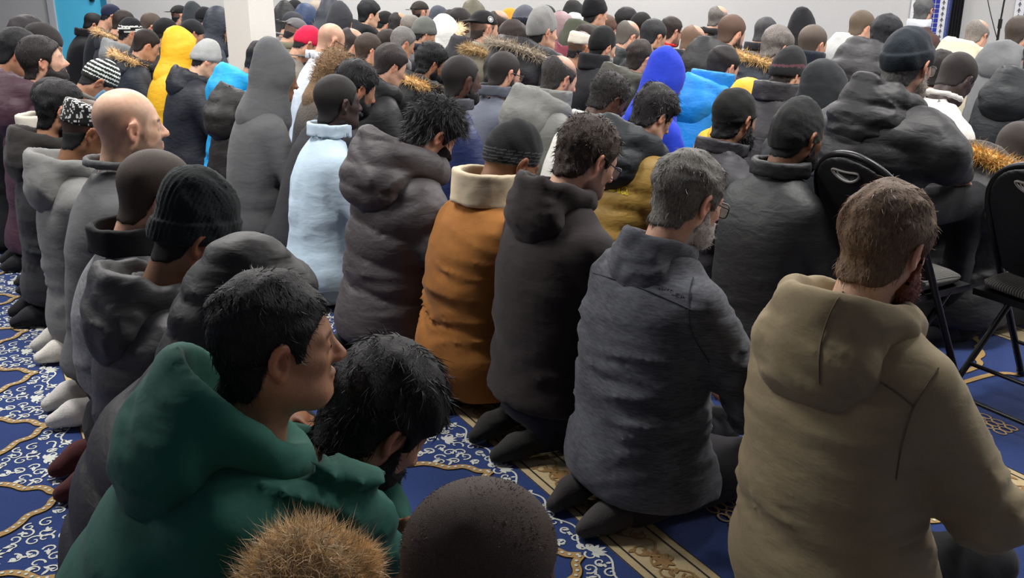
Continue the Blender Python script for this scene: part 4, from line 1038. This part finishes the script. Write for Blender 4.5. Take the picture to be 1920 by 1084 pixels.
W(622, 76, 'bald man with dark glasses in crisp white dress shirt', dep=7.0, skin='light', hair='bald', glasses=c(26, 24, 24), beard=None, top='shirt', col=c(206, 210, 214), collar=(.05, c(212, 214, 216)), pitch=28, bulk=1.08)
W(576, 82, 'person in raspberry red knit beanie next to the bald man', dep=7.4, hat='beanie', hatcol=c(196, 30, 66), tall=.02, cuff=0, hair='buzz', top='sweat', col=c(110, 106, 98), pitch=40, skin='olive', ribs=0)
W(556, 62, 'person in grey flat cap and olive jacket near the pillar', dep=7.9, hat='cap', hatcol=c(96, 94, 96), brim=-1, hair='buzz', top='parka', col=c(112, 110, 92), pitch=36, skin='light')
W(660, 84, 'balding dark-haired man with black collar behind the cream coat', dep=7.2, hair='short', hcol=c(50, 44, 42), bald='crown', top='coat', col=c(34, 34, 38), collar=(.07, None), pitch=30, skin='light')
# third row
W(1905, 282, 'buzz-cut man in black parka with bright tan fur hood at right edge', dep=4.1, fix=.4, skin='brown', hair='buzz', hcol=c(52, 44, 40), top='parka', col=c(50, 50, 52), hood='fur', hoodS=1.5, furcol=c(212, 170, 95), pitch=40, lean=.16)
W(1794, 146, 'dark-skinned man with shaved head in white shirt beyond the chair', dep=4.75, skin='deep', hair='buzz', hcol=c(36, 31, 30), thick=.003, top='sweat', col=c(212, 210, 204), pitch=40, lean=.20)
W(1762, 140, 'man with curly black hair and glasses just past the navy beanie', dep=5.3, skin='tan', hair='curly', thick=.016, hcol=c(36, 33, 32), glasses=c(150, 150, 150), top='parka', col=c(52, 52, 56), pitch=26)
W(1548, 178, 'person in black fleece hoodie with rounded hood pulled up', row=3, dc=.22, lean=.08, hood='up', hoodS=1.2, top='sweat', col=c(48, 51, 54), pitch=14, bulk=1.08, hair=None, skin='olive', dep=4.5)
W(1478, 138, 'man in black beanie with burgundy edge and dark grey puffer', row=3, dc=.28, lean=.09, skin='light', hat='beanie', hatcol=c(48, 49, 50), trim=(lambda b, a: np.abs(b-.062) < .007, c(96, 62, 70)), tall=.03, cuff=.058, hair='short', hcol=DBR, top='puffer', col=c(54, 52, 56), collar=(.075, None), hoodS=1.1, pitch=24, bulk=1.05)
W(1356, 126, 'dark-haired man in vivid azure blue ski jacket with hood down', row=3, dc=.25, lean=.10, skin='light', hair='short', hcol=c(36, 33, 34), top='parka', col=c(16, 128, 214), hood='down', hoodS=1.15, collar=(.09, c(20, 124, 204)), pitch=24, bulk=1.04)
W(1250, 150, 'person in royal blue hoodie with pointed hood pulled up', row=3, dc=.20, lean=.08, dep=5.3, hood='up', tall=.02, top='sweat', col=c(38, 62, 190), pitch=24, bulk=1.0, hair=None, skin='tan')
W(1202, 110, 'dark-haired man in olive green puffer with hood down', row=3, dc=.26, lean=.08, skin='light', hair='short', hcol=c(46, 40, 38), bald='front', top='puffer', col=c(66, 66, 54), hood='down', hoodS=1.25, pitch=20)
W(1130, 88, 'man in tall black beanie with grey beard and black wool coat', row=3, dc=.30, lean=.09, skin='light', hat='beanie', hatcol=c(30, 30, 32), tall=.028, cuff=0, ribs=0, hair='buzz', beard='short', bcol=c(130, 126, 120), top='coat', col=c(42, 42, 47), collar=(.085, None), pitch=18, bulk=1.06)
W(1090, 90, 'man in cream woven cap beside the tall black beanie', row=3, dc=.20, lean=.07, skin='tan', hat='kufi', hatcol=c(202, 196, 182), tall=-.002, hair='short', hcol=BLK, top='coat', col=c(44, 44, 48), pitch=18)
W(1017, 58, 'man in tall heather grey beanie and black parka with silver fur', row=4, dc=.10, lean=.06, dep=6.3, skin='light', hat='beanie', hatcol=c(128, 128, 126), tall=.045, cuff=0, ribs=40, hair='buzz', top='parka', col=c(36, 36, 40), hood='fur', hoodS=1.6, furcol=c(170, 157, 139), pitch=10)
W(963, 74, 'dark brown-haired person in olive parka with brown fur hood', dep=6.6, skin='olive', hair='short', hcol=c(48, 40, 38), thick=.016, top='parka', col=c(104, 98, 78), hood='fur', hoodS=1.45, furcol=c(170, 143, 100), pitch=22, lean=.08)
W(908, 52, 'man in black baseball cap worn sideways and charcoal hoodie', dep=6.6, skin='light', hat='cap', hatcol=c(34, 34, 36), brim=-1, badge=True, hair='buzz', hcol=DBR, top='sweat', col=c(52, 52, 57), hood='down', hoodS=1.1, pitch=14, beard='stubble')
# far rows, left to right
far = [
    (176, 46, 10.6, 'person in long black wool coat in front of the blue door', dict(hair='short', hcol=BLK, top='coat', col=c(30, 30, 34), collar=(.07, c(30, 30, 34)), pitch=34)),
    (209, 30, 10.2, 'person in navy knit beanie and black coat by the door frame', dict(hat='beanie', hatcol=c(34, 42, 66), cuff=0, top='coat', col=c(28, 30, 36), hair='buzz', pitch=34)),
    (233, 44, 9.2, 'person in grey puffer with small white and fur hood', dict(hair='short', hcol=DBR, top='puffer', col=c(62, 62, 68), hood='fur', hoodS=.9, furcol=c(205, 170, 125), pitch=30)),
    (246, 62, 8.4, 'person in black beanie with white stripes and grey hoodie', dict(hat='beanie', hatcol=c(30, 30, 34), cuff=0, tall=.015, trim=STRIPES, hair='buzz', top='sweat', col=c(120, 122, 122), hood='down', pitch=26, ribs=0)),
    (276, 84, 7.9, 'person in navy jacket with fluffy beige fur hood by yellow jacket', dict(hair='short', hcol=DBR, top='parka', col=c(42, 48, 60), hood='fur', hoodS=1.0, furcol=c(216, 182, 132), pitch=30)),
    (284, 50, 9.0, 'man with short brown hair bowing behind the fur hood', dict(hair='buzz', hcol=c(70, 60, 52), skin='light', top='parka', col=c(58, 56, 58), pitch=38)),
    (312, 62, 8.0, 'person in round black beanie left of the yellow hood', dict(hat='beanie', hatcol=c(36, 36, 38), cuff=0, hair='buzz', top='parka', col=c(52, 50, 54), hood='down', hoodS=1.1, pitch=26, ribs=0)),
    (339, 30, 10.8, 'man in black peaked cap with face in profile at back', dict(hat='cap', hatcol=c(32, 32, 34), brim=-1, hair='buzz', skin='light', top='parka', col=c(46, 46, 48), pitch=16)),
    (362, 62, 8.6, 'person in plain black skull beanie right of the yellow hood', dict(hat='beanie', hatcol=c(38, 38, 42), cuff=0, hair='buzz', top='sweat', col=c(42, 42, 48), pitch=28, ribs=0)),
    (367, 36, 10.4, 'person in dark grey hood pulled up near the pillar', dict(hood='up', tall=.03, top='sweat', col=c(60, 64, 68), hair=None, pitch=22)),
    (386, 36, 9.8, 'person in small black beanie between dark hood and fur hood', dict(hat='beanie', hatcol=c(30, 31, 36), cuff=0, hair='buzz', top='parka', col=c(46, 54, 80), pitch=30, ribs=0)),
    (414, 48, 8.7, 'person in navy coat with brown fur hood up against the pillar', dict(hood='furup', furcol=c(182, 150, 118), top='parka', col=c(48, 54, 68), hair=None, pitch=24)),
    (537, 38, 10.0, 'person with black pointed hood up right of the pillar', dict(hood='up', tall=.04, top='parka', col=c(40, 40, 42), hair=None, pitch=26)),
    (553, 24, 10.6, 'person in bobble-shaped black beanie against the white wall', dict(hat='beanie', hatcol=c(30, 30, 34), tall=.02, hair='buzz', top='sweat', col=c(52, 54, 58), pitch=20, ribs=0)),
    (576, 40, 9.6, 'person in blue jacket with pale fur hood below light hair', dict(hood='furup', furcol=c(216, 198, 159), top='parka', col=c(48, 66, 100), hair=None, pitch=30)),
    (550, 46, 9.4, 'person in dark slate cap above the grey flat cap', dict(hat='beanie', hatcol=c(60, 62, 68), cuff=0, hair='buzz', top='sweat', col=c(110, 112, 114), pitch=30, ribs=0)),
    (595, 22, 10.9, 'man with light grey hair against the back wall', dict(hair='short', hcol=c(150, 140, 128), skin='pale', top='sweat', col=c(90, 90, 92), pitch=24)),
    (622, 30, 9.6, 'person in large dark navy hood up, left of two hoods', dict(hood='up', tall=.035, top='parka', col=c(56, 60, 70), hair=None, pitch=26, bulk=1.1)),
    (641, 42, 8.8, 'person in charcoal hood up, right of two hoods', dict(hood='up', tall=.03, top='sweat', col=c(58, 60, 66), hair=None, pitch=24, bulk=1.1)),
    (692, 26, 9.2, 'young man with black hair and pale face in black hoodie', dict(hair='wavy', hcol=c(26, 27, 30), skin='pale', top='sweat', col=c(46, 47, 52), hood='down', hoodS=1.2, pitch=16, thick=.016)),
    (723, 44, 10.0, 'person in small black cap beside the pink coat', dict(hat='beanie', hatcol=c(34, 34, 34), cuff=0, hair='buzz', top='coat', col=c(60, 58, 60), pitch=30, ribs=0)),
    (728, 84, 7.9, 'person in pale pink coat with loose hood', dict(hair='short', hcol=DBR, top='parka', col=c(202, 178, 172), hood='down', hoodS=1.2, pitch=30)),
    (748, 48, 9.2, 'balding dark-haired man above the pale grey hoodie', dict(hair='short', hcol=c(36, 33, 33), bald='crown', top='coat', col=c(150, 140, 134), pitch=32)),
    (756, 80, 7.7, 'person in pale grey hoodie with grey hair', dict(hair='short', hcol=c(108, 106, 104), top='sweat', col=c(140, 138, 138), hood='down', hoodS=1.2, pitch=30)),
    (789, 22, 10.6, 'man in backwards brown cap and beard at back wall', dict(hat='cap', hatcol=c(54, 50, 46), brim=-1, hair='buzz', skin='light', beard='short', top='sweat', col=c(70, 70, 72), pitch=6)),
    (796, 62, 7.9, 'person in speckled dark grey knit beanie and navy jacket', dict(hat='beanie', hatcol=c(98, 100, 96), tall=.012, hair='buzz', top='parka', col=c(40, 44, 58), pitch=26, ribs=40)),
    (771, 54, 8.7, 'grey-haired person left of the dark grey beanie', dict(hair='short', hcol=c(110, 104, 98), top='sweat', col=c(100, 98, 98), pitch=30)),
    (826, 42, 10.0, 'person in slate blue hood pulled up at back', dict(hood='up', tall=.0, top='sweat', col=c(74, 78, 88), hair=None, pitch=24)),
    (836, 66, 8.2, 'person in white knit hood with cream fur trim', dict(hood='furup', furcol=c(234, 214, 177), hoodcol=c(214, 216, 210), top='parka', col=c(38, 38, 42), hair=None, pitch=28)),
    (846, 42, 9.6, 'dark-skinned man with short hair far back', dict(hair='buzz', hcol=c(44, 40, 40), skin='dark', top='sweat', col=c(70, 70, 76), pitch=24)),
    (862, 44, 9.0, 'dark-skinned man with tight curls in grey scarf', dict(hair='afro', hcol=c(34, 31, 31), skin='dark', top='sweat', col=c(90, 88, 88), pitch=26)),
    (890, 34, 9.3, 'person in olive brown hood up behind the black cap', dict(hood='up', tall=.01, top='parka', col=c(96, 92, 78), hair=None, pitch=24)),
    (936, 46, 8.2, 'bald man with glasses behind the black cap', dict(hair='buzz', hcol=c(60, 52, 48), bald='crown', glasses=c(24, 24, 26), skin='light', top='coat', col=c(42, 42, 46), pitch=14)),
    (961, 52, 8.6, 'person in mustard orange hood pulled up', dict(hood='up', tall=.0, top='sweat', col=c(196, 132, 40), hair=None, pitch=22)),
    (984, 42, 7.9, 'person in two-tone navy and grey knit beanie', dict(hat='beanie', hatcol=c(42, 46, 60), tall=.02, cuff=.06, trim=(lambda b, a: b > .062, c(86, 88, 98)), hair='buzz', top='sweat', col=c(44, 46, 52), pitch=20, ribs=0)),
    (1026, 32, 10.2, 'person in dark cap just visible above the grey beanie', dict(hat='beanie', hatcol=c(52, 54, 52), cuff=0, hair='buzz', top='sweat', col=c(60, 60, 62), pitch=22, ribs=0)),
    (1052, 44, 9.5, 'person in black ribbed cap left of the black hood', dict(hat='beanie', hatcol=c(48, 49, 50), cuff=0, hair='buzz', top='sweat', col=c(60, 56, 58), pitch=28, ribs=0)),
    (1056, 64, 7.7, 'person in dusty pink hood pulled up', dict(hood='up', tall=.01, top='parka', col=c(140, 116, 120), hair=None, pitch=20)),
    (1078, 32, 9.6, 'person in small black hood at back centre', dict(hood='up', tall=.0, top='sweat', col=c(48, 50, 50), hair=None, pitch=22)),
    (1078, 50, 8.5, 'person in pale grey knit beanie above burgundy hood', dict(hat='beanie', hatcol=c(164, 168, 168), cuff=0, hair='buzz', top='sweat', col=c(150, 150, 150), pitch=24, ribs=0)),
    (1098, 76, 7.4, 'person in burgundy red puffer jacket behind the cream cap', dict(hair='short', hcol=DBR, top='puffer', col=c(112, 32, 50), hood='down', hoodS=1.2, pitch=34)),
    (1116, 24, 7.6, 'tall man in slouchy black beanie and olive green hoodie', dict(hat='beanie', hatcol=c(28, 28, 32), tall=.02, cuff=.05, hair='buzz', skin='light', top='sweat', col=c(80, 84, 68), hood='down', hoodS=1.15, pitch=10, ribs=0)),
    (1134, 56, 7.7, 'person with chestnut brown hair behind the tall black beanie', dict(hair='short', hcol=c(82, 60, 50), thick=.014, top='sweat', col=c(150, 60, 64), pitch=22)),
    (1175, 42, 9.2, 'person with bushy black curls against the white wall', dict(hair='afro', hcol=c(28, 26, 28), thick=.026, skin='brown', top='sweat', col=c(200, 196, 190), pitch=20)),
    (1178, 68, 7.5, 'man with thin grey hair in dark green puffer', dict(hair='buzz', hcol=c(92, 86, 80), bald='crown', skin='light', top='puffer', col=c(52, 56, 58), hood='down', pitch=26)),
    (1203, 50, 8.4, 'brown-skinned man in neat black beanie', dict(hat='beanie', hatcol=c(36, 36, 36), cuff=0, hair='buzz', skin='brown', top='parka', col=c(48, 48, 52), pitch=22, ribs=0)),
    (1226, 68, 7.0, 'dark-haired man with earpiece and black coat', dict(hair='short', hcol=c(42, 42, 44), skin='olive', top='coat', col=c(44, 44, 48), collar=(.06, None), pitch=22)),
    (1259, 58, 8.3, 'man with glasses in bright red jersey', dict(hair='short', hcol=c(46, 40, 38), skin='light', glasses=c(40, 34, 34), beard='stubble', top='sweat', col=c(214, 40, 46), pitch=16)),
    (1300, 78, 7.3, 'bald man in navy quilted jacket beside the azure jacket', dict(hair='buzz', hcol=c(110, 88, 72), bald='crown', skin='light', top='finepuffer', col=c(46, 54, 72), collar=(.06, c(36, 42, 56)), pitch=28)),
    (1347, 36, 8.9, 'balding grey-haired man in dark coat by the white wall', dict(hair='short', hcol=c(96, 92, 88), bald='crown', skin='light', top='coat', col=c(50, 50, 50), collar=(.05, None), pitch=22)),
    (1372, 62, 6.6, 'bearded man with brown fade in black padded jacket', dict(hair='buzz', hcol=c(84, 64, 54), skin='light', beard='full', bcol=c(48, 38, 34), top='puffer', col=c(46, 47, 48), hood='down', hoodS=1.3, pitch=22, bulk=1.08)),
    (1436, 62, 7.8, 'man with dark salt-and-pepper hair behind the fur hood', dict(hair='short', hcol=c(66, 66, 68), skin='light', top='coat', col=c(52, 52, 56), collar=(.05, None), pitch=22)),
    (1456, 88, 6.4, 'man with wavy grey hair in navy parka with fur hood', dict(hair='wavy', hcol=c(104, 98, 94), skin='light', top='parka', col=c(50, 56, 68), hood='fur', hoodS=1.25, furcol=c(200, 166, 109), pitch=26)),
    (1404, 200, 5.6, 'person in mustard yellow hooded jacket between blue and black jackets', dict(hood='up', tall=-.02, top='parka', col=c(226, 172, 44), hair=None, pitch=30)),
    (1506, 58, 7.7, 'person in black pointed hood and grey jacket by the wall', dict(hood='up', tall=.03, hoodcol=c(38, 38, 42), top='sweat', col=c(92, 94, 98), hair=None, pitch=18)),
    (1524, 82, 6.3, 'man with greying buzz cut in navy coat with turned-up collar', dict(hair='buzz', hcol=c(84, 74, 66), skin='light', top='coat', col=c(44, 50, 62), collar=(.075, None), hoodS=1.2, pitch=16, bulk=1.05)),
    (1616, 50, 7.5, 'man with brown buzz cut in pale grey hoodie', dict(hair='buzz', hcol=c(92, 80, 66), skin='light', top='sweat', col=c(184, 186, 184), hood='down', hoodS=1.05, pitch=20, hyaw=8)),
    (1662, 66, 6.2, 'person with black curly hood in dark quilted coat left of navy beanie', dict(hair='curly', hcol=c(34, 34, 38), thick=.016, top='puffer', col=c(62, 61, 64), hood='down', hoodS=1.35, pitch=22)),
    (1732, 18, 9.0, 'man with grey hair and glasses in brown robe before the tiles', dict(hair='short', hcol=c(84, 84, 84), skin='light', glasses=c(120, 50, 50), beard='stubble', bcol=GRY, top='coat', col=c(82, 60, 54), collar=(.06, c(206, 210, 210)), pitch=2, hyaw=-12, lean=.03)),
    (1832, 66, 7.6, 'man with grey hair in cream hooded parka', dict(hair='short', hcol=c(116, 110, 104), bald='crown', skin='light', top='parka', col=c(206, 196, 170), hood='down', hoodS=1.35, pitch=26, bulk=1.12)),
    (1910, 62, 6.9, 'man with cropped hair in mid grey hoodie at right edge', dict(hair='buzz', hcol=c(70, 62, 56), skin='light', top='sweat', col=c(112, 113, 114), hood='down', hoodS=1.1, pitch=12)),
    (1952, 112, 5.4, 'person in large black jacket cut off by right edge', dict(hair='short', hcol=BLK, top='parka', col=c(42, 46, 50), hood='down', hoodS=1.2, pitch=20, bulk=1.15)),
]
for x_, y_, d_, lb, kw in far: W(x_, y_, lb, dep=d_, **kw)
build_people()
# ---------------------------------------------------------------- folding chairs
BLKM = flat_mat('chair_tube', c(26, 26, 28), .35, .3); VIN = cloth(c(32, 32, 35), 'cotton', rough=.55); PIPE = flat_mat('chair_trim', c(46, 46, 48), .4)
def corduroy():
    m, t, b = nt('ribbed_seat'); L = t.links.new
    tc = N(t, 'ShaderNodeTexCoord'); wv = N(t, 'ShaderNodeTexWave', Scale=32.0); wv.bands_direction = 'X'; L(tc.outputs['Object'], wv.inputs['Vector'])
    rp = N(t, 'ShaderNodeMix', data_type='RGBA'); rp.inputs[6].default_value = (*c(34, 34, 34), 1); rp.inputs[7].default_value = (*c(104, 102, 98), 1); L(wv.outputs[0], rp.inputs[0]); L(rp.outputs[2], b.inputs['Base Color'])
    b.inputs['Roughness'].default_value = .9; bp = N(t, 'ShaderNodeBump', Strength=.6, Distance=.004); L(wv.outputs[0], bp.inputs['Height']); L(bp.outputs[0], b.inputs['Normal']); return m
CORD = corduroy()
def chair(c0, r0, label):
    root = empty('folding_chair', cr(np.array(c0), np.array(r0), 0.), -FANG); tag(root, label, 'chair', 'folding chairs')
    hw = .215; fy, ty, tz = .24, -.24, .90
    ln = lambda z: fy+(ty-fy)*z/tz
    # bent frame tube: foot, side, round top, side, foot
    pts = [(hw, ln(.012), .012), (hw, ln(.3), .3), (hw, ln(.60), .60), (hw*.98, ln(.70), .70)]
    for a in np.linspace(.15, math.pi-.15, 11): z = .70+.20*math.sin(a); pts.append((hw*math.cos(a)*.98, ln(z)-.0, z))
    pts += [(-x, y, z) for x, y, z in pts[:4]][::-1]
    link('frame_tube', mk_mesh('frame_tube', tube_parts(smooth_pts(pts, 60), .0125, n=8), [BLKM]), root)
    # padded back panel following the same slope, with a curved crescent handle slot
    def pan(P):
        s = (P[:, 1]-(fy+(ty-fy)*P[:, 2]/tz)); x, z = P[:, 0], P[:, 2]
        cy = .70; top = np.sqrt(x**2+(np.maximum(z-cy, 0)*1.06)**2)-.203
        d = np.maximum(top, .47-z-.03*np.cos(x*9)); d = smax(d, np.abs(s+.035*(1-(x/.2)**2))-.011, .012)
        hx = np.sqrt((x/.055)**2+((z-.825-.22*x*x/.05)/.016)**2)-1
        return smax(d, -hx*.016, .004)
    V, Q = surf(pan, (-.24, -.34, .42), (.24, .12, .94), .010)
    bp = link('backrest', mk_mesh('backrest', [(V, Q, 0)], [VIN]), root)
    a = np.linspace(0, 2*np.pi, 28, endpoint=False); rim = np.stack([.058*np.cos(a), 0*a, .825+.018*np.sin(a)+.22*(.058*np.cos(a))**2/.05], 1)
    rim[:, 1] = fy+(ty-fy)*rim[:, 2]/tz-.035*(1-(rim[:, 0]/.2)**2)-.013
    link('handle_piping', mk_mesh('handle_piping', tube_parts(rim, .0045, n=5, closed=True), [flat_mat('stitch', c(120, 118, 114), .5)]), bp)
    def seat(P):
        q = P-np.array([0, .02, .452], np.float32); d = smax(smax(np.abs(q[:, 0])-.195, np.abs(q[:, 1])-.19, .06), np.abs(q[:, 2]+.0)-.026+.25*(q[:, 0]**2+q[:, 1]**2), .02); return d
    V, Q = surf(seat, (-.22, -.2, .40), (.22, .24, .50), .011)
    link('seat_pad', mk_mesh('seat_pad', [(V, Q, 0)], [CORD]), root)
    link('seat_pan', mk_mesh('seat_pan', [box_part((-.20, -.17, .405), (.20, .22, .428))], [BLKM], smooth=False), root)
    for s in (1, -1):
        link('rear_leg', mk_mesh('rear_leg', tube_parts([(s*.19, .12, .42), (s*.19, -.26, .012)], .0115, n=8), [BLKM]), root)
        link('rubber_foot', mk_mesh('rubber_foot', tube_parts([(s*hw, ln(.03), .03), (s*hw, ln(.0)+.005, .001)], .016, n=8), [PIPE]), root)
        link('rubber_foot', mk_mesh('rubber_foot', tube_parts([(s*.19, -.25, .03), (s*.19, -.265, .001)], .015, n=8), [PIPE]), root)
    for y, z, w in ((-.235, .03+.02, .19), (-.14, .14, .19), (ln(.16), .16, hw)):
        link('stretcher', mk_mesh('stretcher', tube_parts([(-w, y, z), (w, y, z)], .008, n=8), [BLKM]), root)
    return root
chair(2.78, 2.22, 'black padded folding chair under the man in navy beanie')
chair(3.14, 1.79, 'empty black folding chair with striped seat at right edge')
# ---------------------------------------------------------------- tiled panels, curtain, microphone stand by the back wall
TBL, TLB, TWH, TGR = flat_mat('tile_blue', c(44, 52, 140), .25), flat_mat('tile_slate', c(70, 88, 150), .3), flat_mat('panel_white', c(212, 212, 212), .5), flat_mat('motif_grey', c(84, 86, 92), .5)
def panel(name, px0, px1, label, cols, grid=None):
    a, b = wpt(px0, .012), wpt(px1, .012); w = np.linalg.norm(b-a); root = empty(name, (a[0], a[1], 0), math.atan2(wd[1], wd[0])); tag(root, label, 'tile panel', 'tiled panels on the back wall')
    link('backing_board', mk_mesh('backing_board', [box_part((0, -.035, 0), (w, 0, 2.6))], [TWH], smooth=False), root)
    cache = {}
    for kind, x0, x1, n in cols:
        sw = (x1-x0)/n; far_ = []
        for k in range(int(2.6/sw)):
            z0 = k*sw; mid = .45 < z0 < 1.35
            for j in range(n):
                xc = x0+(j+.5)*sw; zc = z0+sw/2; g = sw*.42
                if kind == 'motif':
                    V = np.array([(-g*.8, 0, -g*.6), (0, 0, g), (g*.8, 0, -g*.6), (0, 0, -g*.1), (-g*.25, 0, -g*1.05), (g*.25, 0, -g*1.05), (g*.25, 0, -g*.2), (-g*.25, 0, -g*.2)]); V[:, 1] = -.002
                    parts_ = [(V, np.array([(0, 3, 2, 1), (4, 5, 6, 7)]), 0)]
                else: parts_ = [box_part((-g, -.008, -g), (g, 0, g))]
                if mid:
                    key_ = (kind, round(sw, 4))
                    if key_ not in cache: cache[key_] = mk_mesh('tile', parts_, [{'motif': TGR, 'blue': TBL, 'slate': TLB}[kind]], smooth=False)
                    link('motif' if kind == 'motif' else 'tile', cache[key_], root, (xc, -.036, zc))
                else: far_.append((parts_[0][0]+np.array([xc, -.036, zc]), parts_[0][1], 0))
                if kind == 'motif' and not mid: far_.append((parts_[0][0]+np.array([xc, -.036, zc]), parts_[0][1], 0))
        o = link('tile_column', mk_mesh('tile_column', far_, [{'motif': TGR, 'blue': TBL, 'slate': TLB}[kind]], smooth=False), root); o['kind'] = 'stuff'
    return root
def span(px0, px1): return np.linalg.norm(wpt(px1)-wpt(px0))
w_ = span(1704, 1781); k_ = w_/77.
panel('tiled_panel', 1704, 1781, 'white panel with blue tiles behind the man in brown robe', [('motif', 2*k_, 14*k_, 1), ('blue', 17*k_, 53*k_, 4), ('motif', 54*k_, 65*k_, 1), ('slate', 66*k_, 77*k_, 3)])
w_ = span(1897, 1960); k_ = w_/63.
panel('tiled_panel', 1897, 1960, 'white panel with blue tiles at the right edge', [('motif', 2*k_, 14*k_, 1), ('blue', 17*k_, 53*k_, 4)])
p0, p1 = wpt(1779, .10), wpt(1798, .10)
def curt(n=40):
    V = []; zs = np.linspace(0.03, 2.5, 14)
    for z in zs:
        for s in np.linspace(0, 1, n):
            w0 = .25*(1-z/2.5); p = p0+(p1-p0)*(s*(1+w0)-w0); off = .035*math.sin(s*26+z*.7)
            V.append((*(p+wn*off), z))
    Fq = [(i*n+j, i*n+j+1, (i+1)*n+j+1, (i+1)*n+j) for i in range(13) for j in range(n-1)]
    return np.array(V), np.array(Fq)
V, Fq = curt(); o = link('curtain', mk_mesh('curtain', [(V, Fq, 0)], [cloth(c(26, 28, 36), 'wool')])); tag(o, 'narrow black curtain hanging beside the tiled panel', 'curtain')
mp_ = at(1871, 70, 9.6); base = np.array([mp_[0], mp_[1], 0])
ms = empty('microphone_stand', base); tag(ms, 'thin black microphone stand before the white niche', 'microphone stand')
link('pole', mk_mesh('pole', tube_parts([(0, 0, .12), (0, 0, .95)], .013, n=8)+tube_parts([(0, 0, .95), (.02, 0, 1.62)], .009, n=8), [BLKM]), ms)
link('clutch', mk_mesh('clutch', tube_parts([(0, 0, .90), (0, 0, .99)], .020, n=8), [BLKM]), ms)
link('boom_arm', mk_mesh('boom_arm', tube_parts([(.0, .25, 1.52), (.02, 0, 1.62), (.03, -.4, 1.76)], .007, n=6), [BLKM]), ms)
link('microphone', mk_mesh('microphone', tube_parts([(.03, -.4, 1.76), (.03, -.5, 1.78), (.03, -.56, 1.79)], np.array([.012, .016, .024]), n=10), [BLKM]), ms)
for k in range(3):
    a = k*2.094+.4; link('leg', mk_mesh('leg', tube_parts([(0, 0, .14), (.28*math.cos(a), .28*math.sin(a), .01)], .008, n=6), [BLKM]), ms)
cb = smooth_pts([at(1848, -20, 9.62), at(1856, 20, 9.62), at(1866, 60, 9.62), at(1873, 84, 9.62), at(1877, 100, 9.62), (base[0]+.1, base[1]+.1, .02)], 40)
o = link('microphone_cable', mk_mesh('microphone_cable', tube_parts(cb, .005, n=5), [BLKM])); tag(o, 'black cable hanging beside the microphone stand', 'cable')
# ---------------------------------------------------------------- seams and lettering on garments
def on_cloth(I, pix, fn=None):
    """points where the sight lines through pix meet the garment, in the wearer's frame"""
    fn = fn or I['top_fn']; out = []
    pix = np.asarray(pix, float); dirs = np.array([ray(*p) for p in pix])/FPX
    dd = np.linspace(I['D']-.45, I['D']+.35, 220)
    P = EYE+dirs[:, None]*dd[None, :, None]; q = P-I['org']
    Lq = np.stack([q@I['rr'], q@I['f'], q[..., 2]], -1); v = fn(Lq.reshape(-1, 3).astype(np.float32)).reshape(len(pix), -1)
    hit = v < 0; ok = hit.any(1); k = hit.argmax(1)
    return np.array([Lq[i, max(k[i]-1, 0)] for i in range(len(pix))]), ok
def seam(I, pix, col, r=.0018, n=50, fn=None, name='seam'):
    p, ok = on_cloth(I, smooth_pts(pix, n), fn); p = p[ok]
    if len(p) < 3: return
    for _ in range(2): p[1:-1] = (p[:-2]+2*p[1:-1]+p[2:])/4
    link(name, mk_mesh(name, tube_parts(p, r, n=5), [cloth(col, 'cotton')]), I['jacket'])
def lettering(I, text, p0, p1, hpx, col, outline=0., fn=None, shear=0., name='lettering'):
    cu = bpy.data.curves.new('lettering', 'FONT'); cu.body = text; cu.size = 1; cu.resolution_u = 3
    if outline: cu.fill_mode = 'NONE'; cu.bevel_depth = outline
    ob = bpy.data.objects.new('tmp_text', cu); COL.objects.link(ob); bpy.context.view_layer.update()
    me = bpy.data.meshes.new_from_object(ob.evaluated_get(bpy.context.evaluated_depsgraph_get())); bpy.data.objects.remove(ob)
    n = len(me.vertices); co = np.zeros(n*3, np.float32); me.vertices.foreach_get('co', co); co = co.reshape(-1, 3)
    fs = [list(p.vertices) for p in me.polygons]; w = co[:, 0].max()
    p0, p1 = np.array(p0, float), np.array(p1, float); ex = (p1-p0); ey = np.array([-shear, -1.])*hpx
    pix = p0+co[:, :1]/w*ex+co[:, 1:2]/.7*ey
    P, ok = on_cloth(I, pix, fn)
    q3 = np.array([f_[:3] for f_ in fs]+[(f_[0], f_[2], f_[3]) for f_ in fs if len(f_) == 4])
    good = ok[q3].all(1)
    link(name, mk_mesh(name, [(P, q3[good], 0)], [flat_mat('letter_%d' % int(1e4*sum(col)), col, .6)], smooth=False), I['jacket'])
G_ = info['grey']
seam(G_, [(1112, 512), (1180, 532), (1240, 556), (1298, 582)], c(64, 66, 72), .0022)
seam(G_, [(1300, 520), (1292, 560), (1296, 620), (1330, 680)], c(60, 62, 68))
lettering(G_, 'SPYDER', (1232, 541), (1284, 563), 9, c(48, 49, 54))
O_ = info['olive']
seam(O_, [(1760, 690), (1715, 760), (1692, 830), (1680, 900)], c(104, 93, 72))
seam(O_, [(1640, 710), (1680, 735), (1712, 762)], c(104, 93, 72))
if O_['hood_fn']: seam(O_, [(1600, 520), (1560, 580), (1538, 650), (1536, 720)], c(108, 97, 75), fn=O_['hood_fn'])
M_ = info['mustard']
lettering(M_, 'bia', (1140, 356), (1178, 366), 22, c(226, 208, 40), outline=.022)
H_ = info['ghood']
for k in range(3): seam(H_, [(520+6*k, 176-3*k), (538+6*k, 194-3*k), (556+6*k, 216-3*k)], c(46, 46, 48), .0035, n=20)
